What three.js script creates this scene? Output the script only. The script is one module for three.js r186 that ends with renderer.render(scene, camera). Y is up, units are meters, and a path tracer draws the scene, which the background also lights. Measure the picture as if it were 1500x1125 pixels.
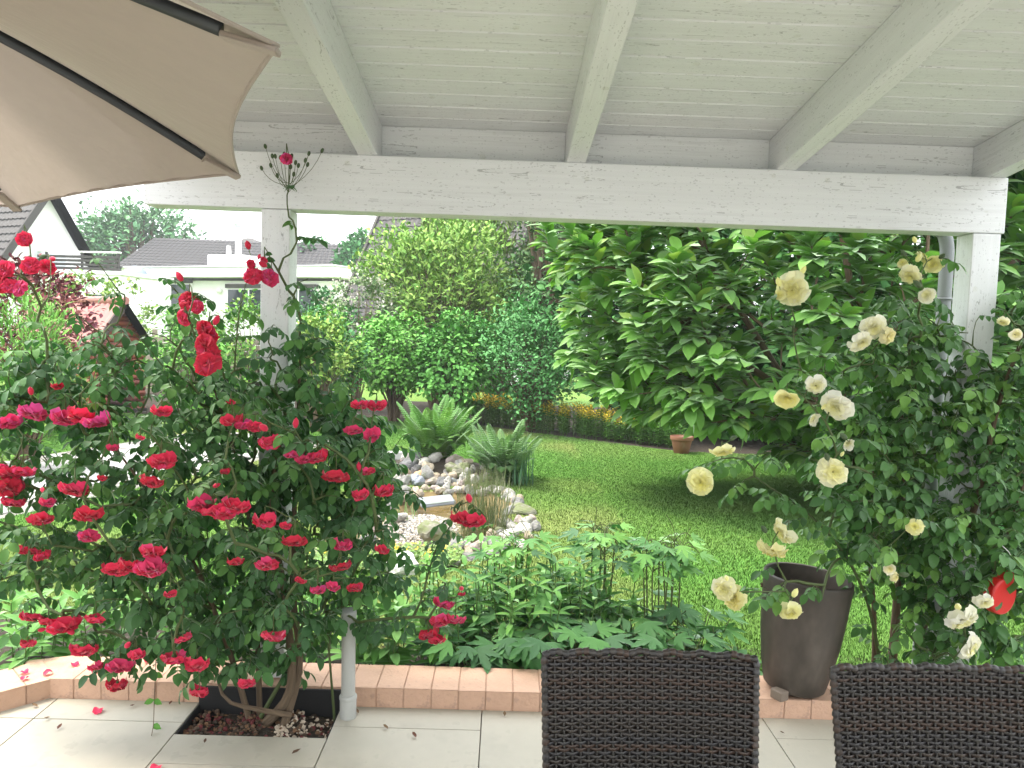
import * as THREE from 'three';
import { mergeGeometries } from 'three/addons/utils/BufferGeometryUtils.js';
import { RoundedBoxGeometry } from 'three/addons/geometries/RoundedBoxGeometry.js';

// ---------- camera, sky, sun, exposure ----------
const scene = new THREE.Scene();
const camera = new THREE.PerspectiveCamera(53.0, 4 / 3, 0.05, 400);
{
  const pitch = 0.067, yaw = 0.011, roll = 0.033;
  const up = new THREE.Vector3(0, 1, 0), fw = new THREE.Vector3(Math.sin(yaw), 0, -Math.cos(yaw)), rt = new THREE.Vector3(Math.cos(yaw), 0, Math.sin(yaw));
  const f2 = fw.clone().multiplyScalar(Math.cos(pitch)).addScaledVector(up, -Math.sin(pitch));
  const u2 = up.clone().multiplyScalar(Math.cos(pitch)).addScaledVector(fw, Math.sin(pitch));
  const r2 = rt.clone().multiplyScalar(Math.cos(roll)).addScaledVector(u2, Math.sin(roll));
  const u3 = u2.clone().multiplyScalar(Math.cos(roll)).addScaledVector(rt, -Math.sin(roll));
  camera.position.set(0, 1.612, 0);
  camera.quaternion.setFromRotationMatrix(new THREE.Matrix4().makeBasis(r2, u3, f2.negate()));
  camera.updateMatrixWorld(true); camera.updateProjectionMatrix();
}
{ // bright overcast sky, whiter and brighter overhead
  const w = 64, h = 32, d = new Float32Array(w * h * 4);
  for (let j = 0; j < h; j++) for (let i = 0; i < w; i++) {
    const el = Math.max(0, Math.sin(((j + .5) / h - .5) * Math.PI)), L = 1.05 + 1.3 * el, k = (j * w + i) * 4;
    d[k] = L * .97; d[k + 1] = L * .995; d[k + 2] = L * 1.03; d[k + 3] = 1;
  }
  const t = new THREE.DataTexture(d, w, h, THREE.RGBAFormat, THREE.FloatType);
  t.mapping = THREE.EquirectangularReflectionMapping; t.magFilter = THREE.LinearFilter; t.colorSpace = THREE.LinearSRGBColorSpace; t.needsUpdate = true;
  scene.background = t; scene.environment = t;
}
const sun = new THREE.DirectionalLight(0xfff3e2, 2.4);
sun.position.set(-14, 26, -8); sun.target.position.set(0, 0, -6);
sun.castShadow = true; sun.shadow.radius = 32; sun.shadow.mapSize.set(2048, 2048);
Object.assign(sun.shadow.camera, { left: -30, right: 30, top: 30, bottom: -30, near: 1, far: 90 });
scene.add(sun, sun.target);
const EXPOSURE = 2.35;
scene.fog = new THREE.FogExp2(0xe8eef0, 0.0014);

// ---------- helpers ----------
const V = (x, y, z) => new THREE.Vector3(x, y, z);
const rng = s => () => { s |= 0; s = s + 0x6D2B79F5 | 0; let t = Math.imul(s ^ s >>> 15, 1 | s); t = t + Math.imul(t ^ t >>> 7, 61 | t) ^ t; return ((t ^ t >>> 14) >>> 0) / 4294967296; };
let rnd = rng(7);
const rr = (a, b) => a + (b - a) * rnd();
const pick = a => a[Math.floor(rnd() * a.length) % a.length];
const lerp = (a, b, t) => a + (b - a) * t, clamp = (x, a, b) => Math.min(b, Math.max(a, x));
const lin = (r, g, b) => new THREE.Color().setRGB(r, g, b);
const taken = {};
const numbered = n => { const k = taken[n] = (taken[n] ?? -1) + 1; return k ? n + '_' + String(k).padStart(3, '0') : n; };
function tag(o, label, category, group, kind) { o.userData.label = label; if (category) o.userData.category = category; if (group) o.userData.group = group; if (kind) o.userData.kind = kind; return o; }
function thing(name, label, category, p = [0, 0, 0], turn = 0, group) {
  const o = new THREE.Group(); o.name = numbered(name); o.position.set(...p); o.rotation.y = turn; scene.add(o); return tag(o, label, category, group);
}
function obj(name, geo, mat, parent = scene) {
  const m = new THREE.Mesh(Array.isArray(geo) ? merge(geo) : geo, mat); m.name = parent === scene ? numbered(name) : name; m.castShadow = m.receiveShadow = true; parent.add(m); return m;
}
function struct(name, geo, mat, parent = scene) { const m = obj(name, geo, mat, parent); if (parent === scene) m.userData.kind = 'structure'; return m; }
function merge(list) {
  if (list.length === 1) return list[0];
  return mergeGeometries(list.map(g => { const n = g.index ? g.toNonIndexed() : g.clone(); for (const k of Object.keys(n.attributes)) if (!['position', 'normal', 'uv'].includes(k)) n.deleteAttribute(k); return n; }));
}
function inst(name, geo, mat, list, parent = scene) { // list of [Matrix4, [r,g,b]]
  const m = new THREE.InstancedMesh(geo, mat, list.length); m.name = parent === scene ? numbered(name) : name; const c = new THREE.Color();
  list.forEach(([x, col], i) => { m.setMatrixAt(i, x); if (col) m.setColorAt(i, c.setRGB(...col)); });
  m.castShadow = m.receiveShadow = true; m.userData.kind = 'stuff'; parent.add(m); return m;
}
function basis(p, dir, nrm, s = 1) { // X along dir, Y near nrm
  const x = dir.clone().normalize(), y = nrm.clone().addScaledVector(x, -nrm.dot(x)); if (y.lengthSq() < 1e-8) y.set(x.y, -x.x, .1); y.normalize();
  const z = x.clone().cross(y); return new THREE.Matrix4().makeBasis(x, y, z).scale(V(s, s, s)).setPosition(p);
}
function metreUV(g, ox = 0, oy = 0) { // box-projected uv in metres, u along the longest side
  g.computeBoundingBox(); const s = g.boundingBox.getSize(V(0, 0, 0)).toArray(), long = s.indexOf(Math.max(...s)), P = g.attributes.position, N = g.attributes.normal, uv = new Float32Array(P.count * 2);
  for (let i = 0; i < P.count; i++) {
    const n = [N.getX(i), N.getY(i), N.getZ(i)].map(Math.abs), p = [P.getX(i), P.getY(i), P.getZ(i)]; let a = n.indexOf(Math.max(...n));
    let ax = [0, 1, 2].filter(k => k !== a); if (ax[1] === long) ax.reverse();
    uv[2 * i] = p[ax[0]] + ox; uv[2 * i + 1] = p[ax[1]] + oy + a * .31;
  }
  g.setAttribute('uv', new THREE.BufferAttribute(uv, 2)); return g;
}
function rbox(w, h, d, r = .004, uvo) { const g = new RoundedBoxGeometry(w, h, d, 1, Math.min(r, w / 2.1, h / 2.1, d / 2.1)); metreUV(g, uvo ?? rr(0, 5), rr(0, 5)); return g; }
const at = (g, x, y, z, rx = 0, ry = 0, rz = 0) => g.applyMatrix4(new THREE.Matrix4().compose(V(x, y, z), new THREE.Quaternion().setFromEuler(new THREE.Euler(rx, ry, rz)), V(1, 1, 1)));
function tube(pts, radii, n = 5, cap = true) { // tapering tube through points
  const pos = [], uv = [], idx = []; let nx = null, L = 0;
  for (let i = 0; i < pts.length; i++) {
    const t = pts[Math.min(i + 1, pts.length - 1)].clone().sub(pts[Math.max(i - 1, 0)]).normalize();
    if (!nx) nx = Math.abs(t.y) < .9 ? V(0, 1, 0) : V(1, 0, 0);
    nx = nx.clone().addScaledVector(t, -nx.dot(t)).normalize(); const b = t.clone().cross(nx), r = Array.isArray(radii) ? radii[i] : radii;
    if (i) L += pts[i].distanceTo(pts[i - 1]);
    for (let k = 0; k <= n; k++) { const a = k / n * Math.PI * 2, q = pts[i].clone().addScaledVector(nx, Math.cos(a) * r).addScaledVector(b, Math.sin(a) * r); pos.push(q.x, q.y, q.z); uv.push(k / n * r * 6.28, L); }
  }
  for (let i = 0; i < pts.length - 1; i++) for (let k = 0; k < n; k++) { const a = i * (n + 1) + k, c = a + n + 1; idx.push(a, a + 1, c, c, a + 1, c + 1); }
  if (cap) for (const e of [0, pts.length - 1]) { const c = pos.length / 3; pos.push(pts[e].x, pts[e].y, pts[e].z); uv.push(0, 0); for (let k = 0; k < n; k++) { const a = e * (n + 1) + k; e ? idx.push(a, a + 1, c) : idx.push(a + 1, a, c); } }
  const g = new THREE.BufferGeometry(); g.setAttribute('position', new THREE.Float32BufferAttribute(pos, 3)); g.setAttribute('uv', new THREE.Float32BufferAttribute(uv, 2)); g.setIndex(idx); g.computeVertexNormals(); return g;
}
function sheet(nu, nv, fn) { // parametric grid, fn(u,v) -> Vector3
  const pos = [], uv = [], idx = [];
  for (let j = 0; j <= nv; j++) for (let i = 0; i <= nu; i++) { const p = fn(i / nu, j / nv); pos.push(p.x, p.y, p.z); uv.push(i / nu, j / nv); }
  for (let j = 0; j < nv; j++) for (let i = 0; i < nu; i++) { const a = j * (nu + 1) + i, c = a + nu + 1; idx.push(a, a + 1, c, c, a + 1, c + 1); }
  const g = new THREE.BufferGeometry(); g.setAttribute('position', new THREE.Float32BufferAttribute(pos, 3)); g.setAttribute('uv', new THREE.Float32BufferAttribute(uv, 2)); g.setIndex(idx); g.computeVertexNormals(); return g;
}
function bez(a, c, b, n) { const o = []; for (let i = 0; i <= n; i++) { const t = i / n, s = 1 - t; o.push(V(0, 0, 0).addScaledVector(a, s * s).addScaledVector(c, 2 * s * t).addScaledVector(b, t * t)); } return o; }

// noise and textures
const hash = (x, y, s) => { let h = Math.imul(x, 374761393) ^ Math.imul(y, 668265263) ^ Math.imul(s, 2147483647 - 1013); h = Math.imul(h ^ h >>> 13, 1274126177); return ((h ^ h >>> 16) >>> 0) / 4294967296; };
function vn(x, y, px, py, s = 0) { const xi = Math.floor(x), yi = Math.floor(y); let fx = x - xi, fy = y - yi; fx = fx * fx * (3 - 2 * fx); fy = fy * fy * (3 - 2 * fy); const m = (a, p) => ((a % p) + p) % p, X0 = m(xi, px), X1 = m(xi + 1, px), Y0 = m(yi, py), Y1 = m(yi + 1, py); return lerp(lerp(hash(X0, Y0, s), hash(X1, Y0, s), fx), lerp(hash(X0, Y1, s), hash(X1, Y1, s), fx), fy); }
function fbm(u, v, px, py, oct = 4, s = 0) { let a = 0, w = .5, t = 0; for (let o = 0; o < oct; o++) { a += w * vn(u * px, v * py, px, py, s + o); t += w; w *= .5; px *= 2; py *= 2; } return a / t; }
const toS = c => { c = clamp(c, 0, 1); return 255 * (c <= .0031308 ? 12.92 * c : 1.055 * Math.pow(c, 1 / 2.4) - .055); };
function tex(w, h, fn, color = true, rep = [1, 1]) {
  const d = new Uint8Array(w * h * 4);
  for (let j = 0; j < h; j++) for (let i = 0; i < w; i++) { const c = fn(i / w, j / h), k = (j * w + i) * 4; if (color) { d[k] = toS(c[0]); d[k + 1] = toS(c[1]); d[k + 2] = toS(c[2]); } else d[k] = d[k + 1] = d[k + 2] = 255 * clamp(c, 0, 1); d[k + 3] = 255; }
  const t = new THREE.DataTexture(d, w, h); t.wrapS = t.wrapT = THREE.RepeatWrapping; t.magFilter = THREE.LinearFilter; t.minFilter = THREE.LinearMipmapLinearFilter; t.generateMipmaps = true; if (color) t.colorSpace = THREE.SRGBColorSpace; t.repeat.set(...rep); t.needsUpdate = true; return t;
}
const std = o => new THREE.MeshStandardMaterial({ roughness: .7, ...o });
const phy = o => new THREE.MeshPhysicalMaterial({ roughness: .7, ...o });

// painted timber: grain streaks, hairline cracks, knots, grey weathering in patches (one copy = 2 x 1 m)
const knots = Array.from({ length: 18 }, (_, i) => [hash(i, 1, 9), hash(i, 2, 9), .004 + .008 * hash(i, 3, 9)]);
function woodAt(u, v) {
  const g = fbm(u, v, 3, 90, 3, 1), p = fbm(u, v, 6, 8, 4, 20), sp = fbm(u, v, 150, 230, 2, 40);
  const cr = Math.abs(fbm(u, v, 3, 22, 3, 60) - .5), crack = cr < .0045 && fbm(u, v, 8, 6, 2, 70) > .6 ? 1 : 0;
  let k = 0; for (const [a, b, r] of knots) { const d = Math.hypot((u - a) * 2, (v - b) * 1) / r; if (d < 1.6) k = Math.max(k, d < 1 ? .25 + .5 * (Math.sin(d * 9) * .5 + .5) * (sp > .42 ? 1 : .2) : (1.6 - d) * .3); }
  return { g, p, sp, crack, k };
}
const woodMap = (c, wear) => tex(1024, 512, (u, v) => { const { g, p, sp, crack, k } = woodAt(u, v); const s = 1 - .05 * (g - .5) * 2 - wear * clamp((p - .5) * 3, 0, 1) * clamp((fbm(u, v, 14, 230, 2, 90) - .5) * 5, 0, 1) * .45 - (sp > .79 ? .26 : 0) - crack * .4 - k * .2; return [c[0] * s, c[1] * s, c[2] * s * (1 - k * .08)]; }, true, [.5, 1]);
const woodBump = tex(1024, 512, (u, v) => { const { g, sp, crack, k } = woodAt(u, v); return .6 + .25 * (g - .5) - crack * .5 - k * .2 + .1 * (sp - .5); }, false, [.5, 1]);
const M = {};
M.beam = std({ map: woodMap([.72, .74, .75], .25), bumpMap: woodBump, bumpScale: .0016, roughness: .55 });
M.board = std({ map: woodMap([.72, .74, .75], .25), bumpMap: woodBump, bumpScale: .0012, roughness: .6 });
M.tile = [0, 1, 2].map(s => std({ map: tex(512, 512, (u, v) => { const a = fbm(u, v, 4, 4, 5, s * 50 + 3), b = fbm(u, v, 30, 24, 3, s * 50 + 13), d = fbm(u, v, 9, 9, 4, s * 50 + 31); const k = .94 + .12 * (a - .5) + .07 * (b - .5) - (d > .63 ? (d - .63) * .4 : 0) - (b > .74 ? .08 : 0); return [.43 * k, .405 * k, .335 * k]; }), bumpMap: tex(256, 256, (u, v) => fbm(u, v, 40, 40, 4, s + 5), false), bumpScale: .0006, roughness: .55 }));
M.grout = std({ color: lin(.2, .19, .17), roughness: .95 });
const brickTex = tex(512, 512, (u, v) => { const a = fbm(u, v, 6, 6, 4, 9), b = fbm(u, v, 50, 50, 2, 19), c = fbm(u, v, 14, 20, 4, 29); const k = .95 + .16 * (a - .5) + .06 * (b - .5); const ch = c > .66 ? Math.min(1, (c - .66) * 12) * (b > .45 ? 1 : .3) : 0; return [lerp(.56 * k, .38, ch * .7), lerp(.36 * k, .25, ch * .7), lerp(.255 * k, .19, ch * .7)]; }, true, [2, 2]);
M.brick = std({ map: brickTex, bumpMap: tex(512, 512, (u, v) => fbm(u, v, 14, 20, 4, 29) * .6 + .4 * fbm(u, v, 60, 60, 2, 3), false, [2, 2]), bumpScale: .004, roughness: .8 });
M.bitumen = std({ color: lin(.012, .012, .013), roughness: .8 });
M.soil = std({ map: tex(256, 256, (u, v) => { const a = fbm(u, v, 20, 20, 4, 2), k = .5 + a; return [.034 * k, .025 * k, .016 * k]; }), bumpMap: tex(256, 256, (u, v) => fbm(u, v, 24, 24, 4, 2), false), bumpScale: .02, roughness: 1 });
M.bark = std({ map: tex(256, 256, (u, v) => { const a = fbm(u, v, 16, 4, 4, 4), k = .5 + a; return [.14 * k, .10 * k, .065 * k]; }, true, [6, 2]), bumpMap: tex(256, 256, (u, v) => fbm(u, v, 16, 4, 4, 4), false, [6, 2]), bumpScale: .01, roughness: .95 });
M.cane = std({ color: lin(.07, .10, .03), roughness: .7 });
M.stem = std({ color: lin(.09, .17, .04), roughness: .7 });
const leafMat = (c, o = {}) => phy({ color: c ? lin(...c) : 0xffffff, roughness: .86, transmission: .34, thickness: 0, clearcoat: .14, clearcoatRoughness: .38, side: THREE.DoubleSide, ...o });
M.leaf = leafMat(null);
M.leafFar = phy({ roughness: .7, specularIntensity: .5, side: THREE.DoubleSide });
M.leafMatte = leafMat(null, { clearcoat: 0 });

// leaf blade along +X, face up +Y
function blade(len, wid, { n = 4, fold = .18, curl = .25, wave = 0, tip = 1.5, belly = .42 } = {}) {
  const pos = [], uv = [], idx = [];
  for (let i = 0; i <= n; i++) {
    const t = i / n, w = wid / 2 * (i === 0 ? .12 : i === n ? 0 : Math.pow(Math.sin(Math.PI * Math.pow(t, Math.log(.5) / Math.log(belly))), 1 / tip)), y = -curl * len * t * t;
    for (const s of [-1, 0, 1]) { pos.push(t * len * (1 - .08 * curl * t), y + Math.abs(s) * (w * fold * 2) + wave * Math.sin(t * 9 + s) * w, s * w); uv.push(t, (s + 1) / 2); }
  }
  for (let i = 0; i < n; i++) for (const k of [0, 1]) { const a = i * 3 + k, c = a + 3; if (i < n - 1) idx.push(a, a + 1, c, c, a + 1, c + 1); else idx.push(a, a + 1, 3 * n + 1); }
  const g = new THREE.BufferGeometry(); g.setAttribute('position', new THREE.Float32BufferAttribute(pos, 3)); g.setAttribute('uv', new THREE.Float32BufferAttribute(uv, 2)); g.setIndex(idx); g.computeVertexNormals(); return g;
}
// the copies that show largest from the terrace: nearest one of each small direction cell
const pv = V(0, 0, 0);
function splitVisible(items, n, cell = .02) {
  const cells = new Map();
  items.forEach((it, i) => { pv.setFromMatrixPosition(it[0]); const d = pv.distanceTo(camera.position); pv.project(camera); if (Math.abs(pv.x) > .99 || Math.abs(pv.y) > .99 || pv.z > 1) return; const k = Math.round(pv.x / cell) + ',' + Math.round(pv.y / cell * .75); if (!cells.has(k) || cells.get(k)[1] > d) cells.set(k, [i, d]); });
  const near = [...cells.values()].sort((a, b) => a[1] - b[1]).slice(0, n).map(a => a[0]), set = new Set(near);
  return [near.map(i => items[i]), items.filter((_, i) => !set.has(i))];
}
function leavesInto(parent, items, geos, palette, n = 300, cell = .02, partName = 'leaf', restName = 'foliage', mo) { // items: [Matrix4, colorIndex, geoIndex]
  const [near, rest] = splitVisible(items, n, cell), mats = palette.map(c => leafMat(c, mo)), full = leafMat(null, mo);
  for (const [m, c, g] of near) { const o = obj(partName, geos[g % geos.length], mats[c % mats.length], parent); o.applyMatrix4(m); }
  geos.forEach((g, k) => { const l = rest.filter(i => i[2] % geos.length === k).map(i => { const c = palette[i[1] % palette.length], j = .85 + .3 * hash(i[1], Math.floor(i[0].elements[12] * 997), 3); return [i[0], [c[0] * j, c[1] * j, c[2] * j]]; }); if (l.length) inst(restName, g, full, l, parent); });
}
// a plant that grows from its base towards target points, each shoot leaving the nearest older one
function grow(base, targets, { lean = .35, lift = .18, step = .06, canes = [] } = {}) {
  const nodes = [{ p: base.clone(), par: -1, len: 0, dir: V(0, 1, 0), n: 0 }], shoots = [];
  const add = (from, pts, info) => { let par = from, ids = [from]; for (let i = 1; i < pts.length; i++) { const d = pts[i].clone().sub(pts[i - 1]); nodes.push({ p: pts[i], par, len: nodes[par].len + d.length(), dir: d.normalize(), n: 0 }); par = nodes.length - 1; ids.push(par); } shoots.push({ ids, ...info }); for (let k = par; k >= 0; k = nodes[k].par) nodes[k].n++; };
  for (const c of canes) { const cv = new THREE.CatmullRomCurve3(c.map(p => V(...p))); const L = cv.getLength(); nodes.push({ p: cv.getPoint(0), par: 0, len: 0, dir: V(0, 1, 0), n: 0 }); add(nodes.length - 1, cv.getSpacedPoints(Math.max(4, Math.ceil(L / step))), { main: true }); }
  targets = targets.slice().sort((a, b) => a.p.distanceTo(base) - b.p.distanceTo(base));
  for (const t of targets) {
    let best = 0, bc = 1e9; nodes.forEach((n, i) => { if (i === 0 && canes.length) return; const c = n.p.distanceTo(t.p) + lean * n.len + (n.p.y > t.p.y + .1 && !t.hang ? .15 : 0); if (c < bc) { bc = c; best = i; } });
    const a = nodes[best], d = a.p.distanceTo(t.p); if (d < .015) continue;
    const goal = t.hang ? t.p.clone().add(V(0, t.hang, 0)) : t.p, ctl = a.p.clone().lerp(goal, .5).addScaledVector(a.dir, d * .22).add(V(0, lift * d, 0));
    let pts = bez(a.p, ctl, goal, Math.max(2, Math.ceil(d / step))); if (t.hang) pts = pts.concat(bez(goal, goal.clone().lerp(t.p, .3).add(V(0, t.hang * .25, 0)), t.p, 3).slice(1));
    add(best, pts, { t });
  }
  return { nodes, shoots };
}
// ---------- ground ----------
const GY = -.08;
const POND = [[-1.07, -5.3], [-.85, -5.6], [-.46, -5.8], [-.16, -6.05], [0, -6.45], [.12, -7.0], [.1, -7.6], [-.1, -8.0], [-.45, -8.12], [-.75, -8.02], [-1.0, -7.6], [-1.25, -7.0], [-1.4, -6.2], [-1.3, -5.6]];
const pondCurve = new THREE.CatmullRomCurve3(POND.map(([x, z]) => V(x, 0, z)), true).getPoints(70);
const inPoly = (x, z, P) => { let c = false; for (let i = 0, j = P.length - 1; i < P.length; j = i++) { const a = P[i], b = P[j]; if ((a.z > z) !== (b.z > z) && x < (b.x - a.x) * (z - a.z) / (b.z - a.z) + a.x) c = !c; } return c; };
M.lawn = std({ map: tex(512, 512, (u, v) => { const a = fbm(u, v, 6, 6, 5, 3), b = fbm(u, v, 60, 60, 3, 8), k = .75 + .5 * b; return [(.11 + .05 * a) * k, (.235 + .03 * a) * k, .035 * k]; }, true, [.5, .5]), bumpMap: tex(256, 256, (u, v) => fbm(u, v, 50, 50, 3, 8), false, [1, 1]), bumpScale: .03, roughness: 1 });
{
  const s = new THREE.Shape([[-90, 3.45], [90, 3.45], [90, 160], [-90, 160]].map(p => new THREE.Vector2(...p)));
  s.holes.push(new THREE.Path(pondCurve.map(p => new THREE.Vector2(p.x, -p.z))));
  const g = new THREE.ShapeGeometry(s); g.rotateX(-Math.PI / 2); g.translate(0, GY, 0);
  struct('lawn', g, M.lawn);
  const sub = rbox(180, .3, 30, .01); at(sub, 0, -.3, 11.55); struct('ground', sub, M.soil);
}
// pond basin, water
const pc = V(-.62, 0, -6.75);
struct('pond_basin', sheet(60, 8, (u, v) => { const p = pondCurve[Math.round(u * 60) % 60 === 0 && u > .5 ? 0 : Math.floor(u * 70) % 70], k = 1 - v; const q = pc.clone().lerp(p, k); q.y = v < .01 ? GY + .004 : GY - .05 - .16 * Math.sin(Math.min(1, v * 1.4) * Math.PI / 2) + .02 * Math.sin(q.x * 9 + q.z * 7); return q; }), std({ map: tex(256, 256, (u, v) => { const a = fbm(u, v, 16, 16, 4, 6), k = .5 + a; return [.17 * k, .125 * k, .055 * k]; }, true, [3, 3]), roughness: 1, side: THREE.DoubleSide }));
{
  const s = new THREE.Shape(pondCurve.map(p => new THREE.Vector2(p.x, -p.z))); const g = new THREE.ShapeGeometry(s); g.rotateX(-Math.PI / 2); g.translate(0, GY - .075, 0);
  struct('pond_water', g, phy({ color: lin(.85, .8, .62), transmission: .95, thickness: 0, roughness: .03, ior: 1.33, bumpMap: tex(256, 256, (u, v) => fbm(u, v, 10, 10, 3, 4), false, [2, 2]), bumpScale: .004 }));
}
// mound behind the pond
const moundH = (x, z) => .20 * Math.exp(-(Math.pow((x + .8) / .75, 2) + Math.pow((z + 9.15) / .62, 2)) * 1.3);
struct('rock_mound', sheet(24, 18, (u, v) => { const x = lerp(-2.1, .5, u), z = lerp(-8.1, -10.4, v); return V(x, GY - .02 + moundH(x, z) + .01 * Math.sin(x * 21) * Math.sin(z * 17), z); }), M.soil);
// planting beds
for (const [n, pts] of [['kerb_bed', [[-3.2, -3.44], [2.9, -3.44], [2.7, -3.9], [1.2, -4.15], [.5, -4.5], [-.3, -4.35], [-.75, -3.95], [-3.2, -4.5]]], ['back_bed', [[-7, -13.4], [-3, -13.0], [-.8, -12.9], [.6, -12.3], [1.8, -11.9], [3, -11.2], [5, -9.5], [8, -9], [12, -18], [-9, -18]]]]) {
  const s = new THREE.Shape(pts.map(p => new THREE.Vector2(p[0], -p[1]))), g = new THREE.ShapeGeometry(s); g.rotateX(-Math.PI / 2); g.translate(0, GY + .005, 0); struct(n, g, M.soil);
}
// paved path on the far side of the pond
{
  const p = struct('garden_path', at(rbox(2.4, .04, 6.4, .004), -4.6, GY - .012, -8.6, 0, -.35), M.grout), mats = [.34, .30, .38].map(k => std({ color: lin(k, k * .97, k * .93), roughness: .9, bumpMap: M.tile[0].bumpMap, bumpScale: .003 })), pg = rbox(.59, .03, .235, .006);
  for (let i = 0; i < 26; i++) for (let j = 0; j < 4; j++) { const lx = -.9 + j * .6 + (i % 2 ? .15 : -.1), lz = -3.05 + i * .243, c = Math.cos(-.35), s = Math.sin(-.35); if (Math.abs(lx) > .92) continue; const m = obj('paver', pg, pick(mats), p); m.position.set(-4.6 + lx * c + lz * s, GY + .008 + rr(-.002, .002), -8.6 - lx * s + lz * c); m.rotation.y = -.35; }
  const q = struct('path_edging', at(rbox(.75, .10, .14, .008), -1.62, GY + .06, -9.75, 0, .5, -.02), std({ color: lin(.62, .62, .60), roughness: .8 }));
}
// ---------- terrace ----------
const HX0 = -1.246, HX1 = -.648, HZ0 = -2.93, KZ = -3.19, KD = .23, KH = .085;
{
  const T = struct('terrace_floor', [[-3.05, HX0 - .01, -3.45, 5.0], [HX1 + .01, 3.6, -3.45, 5.0], [HX0 - .01, HX1 + .01, HZ0 + .006, 5.0]].map(([a, b, c, d]) => { const g = new THREE.BoxGeometry(b - a, .12, d - c); return g.translate((a + b) / 2, -.074, (c + d) / 2); }), M.grout);
  const X0 = -1.847 - 1.2, W = .6, gap = .004;
  for (let c = 0; c < 11; c++) {
    const cuts = c === 3 ? [HZ0, -2.726] : c === 5 || c === 6 ? [KZ, -2.59] : [KZ, -3.02]; while (cuts.at(-1) < 4.9) cuts.push(cuts.at(-1) + .6);
    for (let k = 0; k + 1 < cuts.length; k++) { const x0 = X0 + c * W + gap / 2, x1 = x0 + W - gap, s0 = cuts[k] + gap / 2, s1 = cuts[k + 1] - gap / 2, m = obj('tile', rbox(x1 - x0, .02, s1 - s0, .0015), pick(M.tile), T); m.position.set((x0 + x1) / 2, -.0105 + rr(-.0004, .0004), (s0 + s1) / 2); }
  }
}
// low wall of painted bricks
{
  const K = thing('brick_edging', 'low salmon painted brick edging along the terrace', 'low wall'), g = [0, 1, 2].map(() => { const b = rbox(.1158, KH + .02, KD, .0035); return b; });
  let core = []; core.push(metreUV(new THREE.BoxGeometry(4.5, KH + .012, KD - .006)).translate(.37, (KH + .012) / 2 - .0175, KZ - KD / 2)); obj('mortar', core, M.brick, K);
  const b0 = new THREE.Vector2(-1.9, KZ);
  for (let x = -1.84; x < 2.62; x += .1165) { const m = obj('brick', pick(g), M.brick, K); m.position.set(x, KH / 2 - .012 + rr(-.0015, .0015), KZ - KD / 2 + rr(-.002, .002)); m.rotation.set(rr(-.006, .006), rr(-.01, .01), rr(-.006, .006)); if (rnd() < .5) m.rotation.y += Math.PI; }
  const c = Math.SQRT1_2; // the short run that turns towards the house
  for (let k = 0; k < 9; k++) { const s = .03 + k * .1165, m = obj('brick', pick(g), M.brick, K); m.position.set(-1.9 - c * s - c * KD / 2 + .02, KH / 2 - .013 + rr(-.0015, .0015), KZ + c * s - c * KD / 2); m.rotation.set(0, Math.PI / 4 + rr(-.01, .01), 0); }
  const w = sheet(2, 2, (u, v) => V(-1.9 - .02 + lerp(-.18, .06, u), KH - .004, KZ - lerp(.0, .24, v))); obj('corner_brick', at(rbox(.2, KH + .015, .2, .006), -1.965, KH / 2 - .016, KZ - .13, 0, Math.PI / 8), M.brick, K);
  void w; void b0;
}
// planting hole with bark, gravel and the bitumen-coated back
{
  const H = thing('planting_pit', 'planting pit cut into the terrace tiles, filled with soil and gravel', 'planting pit');
  obj('pit_back', at(rbox(HX1 - HX0, .24, .012, .002), (HX0 + HX1) / 2, -.045, KZ + .01), M.bitumen, H);
  obj('pit_side', at(rbox(.006, .12, KZ * -1 + HZ0, .001), HX0 + .001, -.066, (KZ + HZ0) / 2), M.bitumen, H);
  obj('pit_side', at(rbox(.006, .12, KZ * -1 + HZ0, .001), HX1 - .001, -.066, (KZ + HZ0) / 2), M.bitumen, H);
  obj('pit_soil', sheet(16, 8, (u, v) => V(lerp(HX0, HX1, u), -.05 + .012 * Math.sin(u * 19) * Math.cos(v * 11) + .025 * Math.exp(-Math.pow((u - .55) * 4, 2)), lerp(HZ0, KZ + .006, v))), M.soil, H);
  const peb = new THREE.IcosahedronGeometry(.008, 0), l = []; for (let i = 0; i < 700; i++) { const u = rnd(), x = lerp(HX0 + .01, HX1 - .01, u), z = lerp(HZ0 - .01, KZ + .02, rnd()), s = rr(.5, 1.5); const pale = u > .62 && rnd() < .55; l.push([new THREE.Matrix4().compose(V(x, -.042 + .012 * Math.sin(u * 19) + rr(0, .012) + .02 * Math.exp(-Math.pow((u - .55) * 4, 2)), z), new THREE.Quaternion().setFromEuler(new THREE.Euler(rr(0, 6), rr(0, 6), 0)), V(s, s * .5, s * rr(.6, 1.3))), pale ? [.5, .42, .33] : pick([[.09, .06, .04], [.05, .035, .025], [.16, .09, .05], [.13, .03, .03]])]); }
  const gr = inst('pit_gravel', peb, std({ roughness: .95 }), l, H); gr.userData.kind = 'stuff';
}
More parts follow.
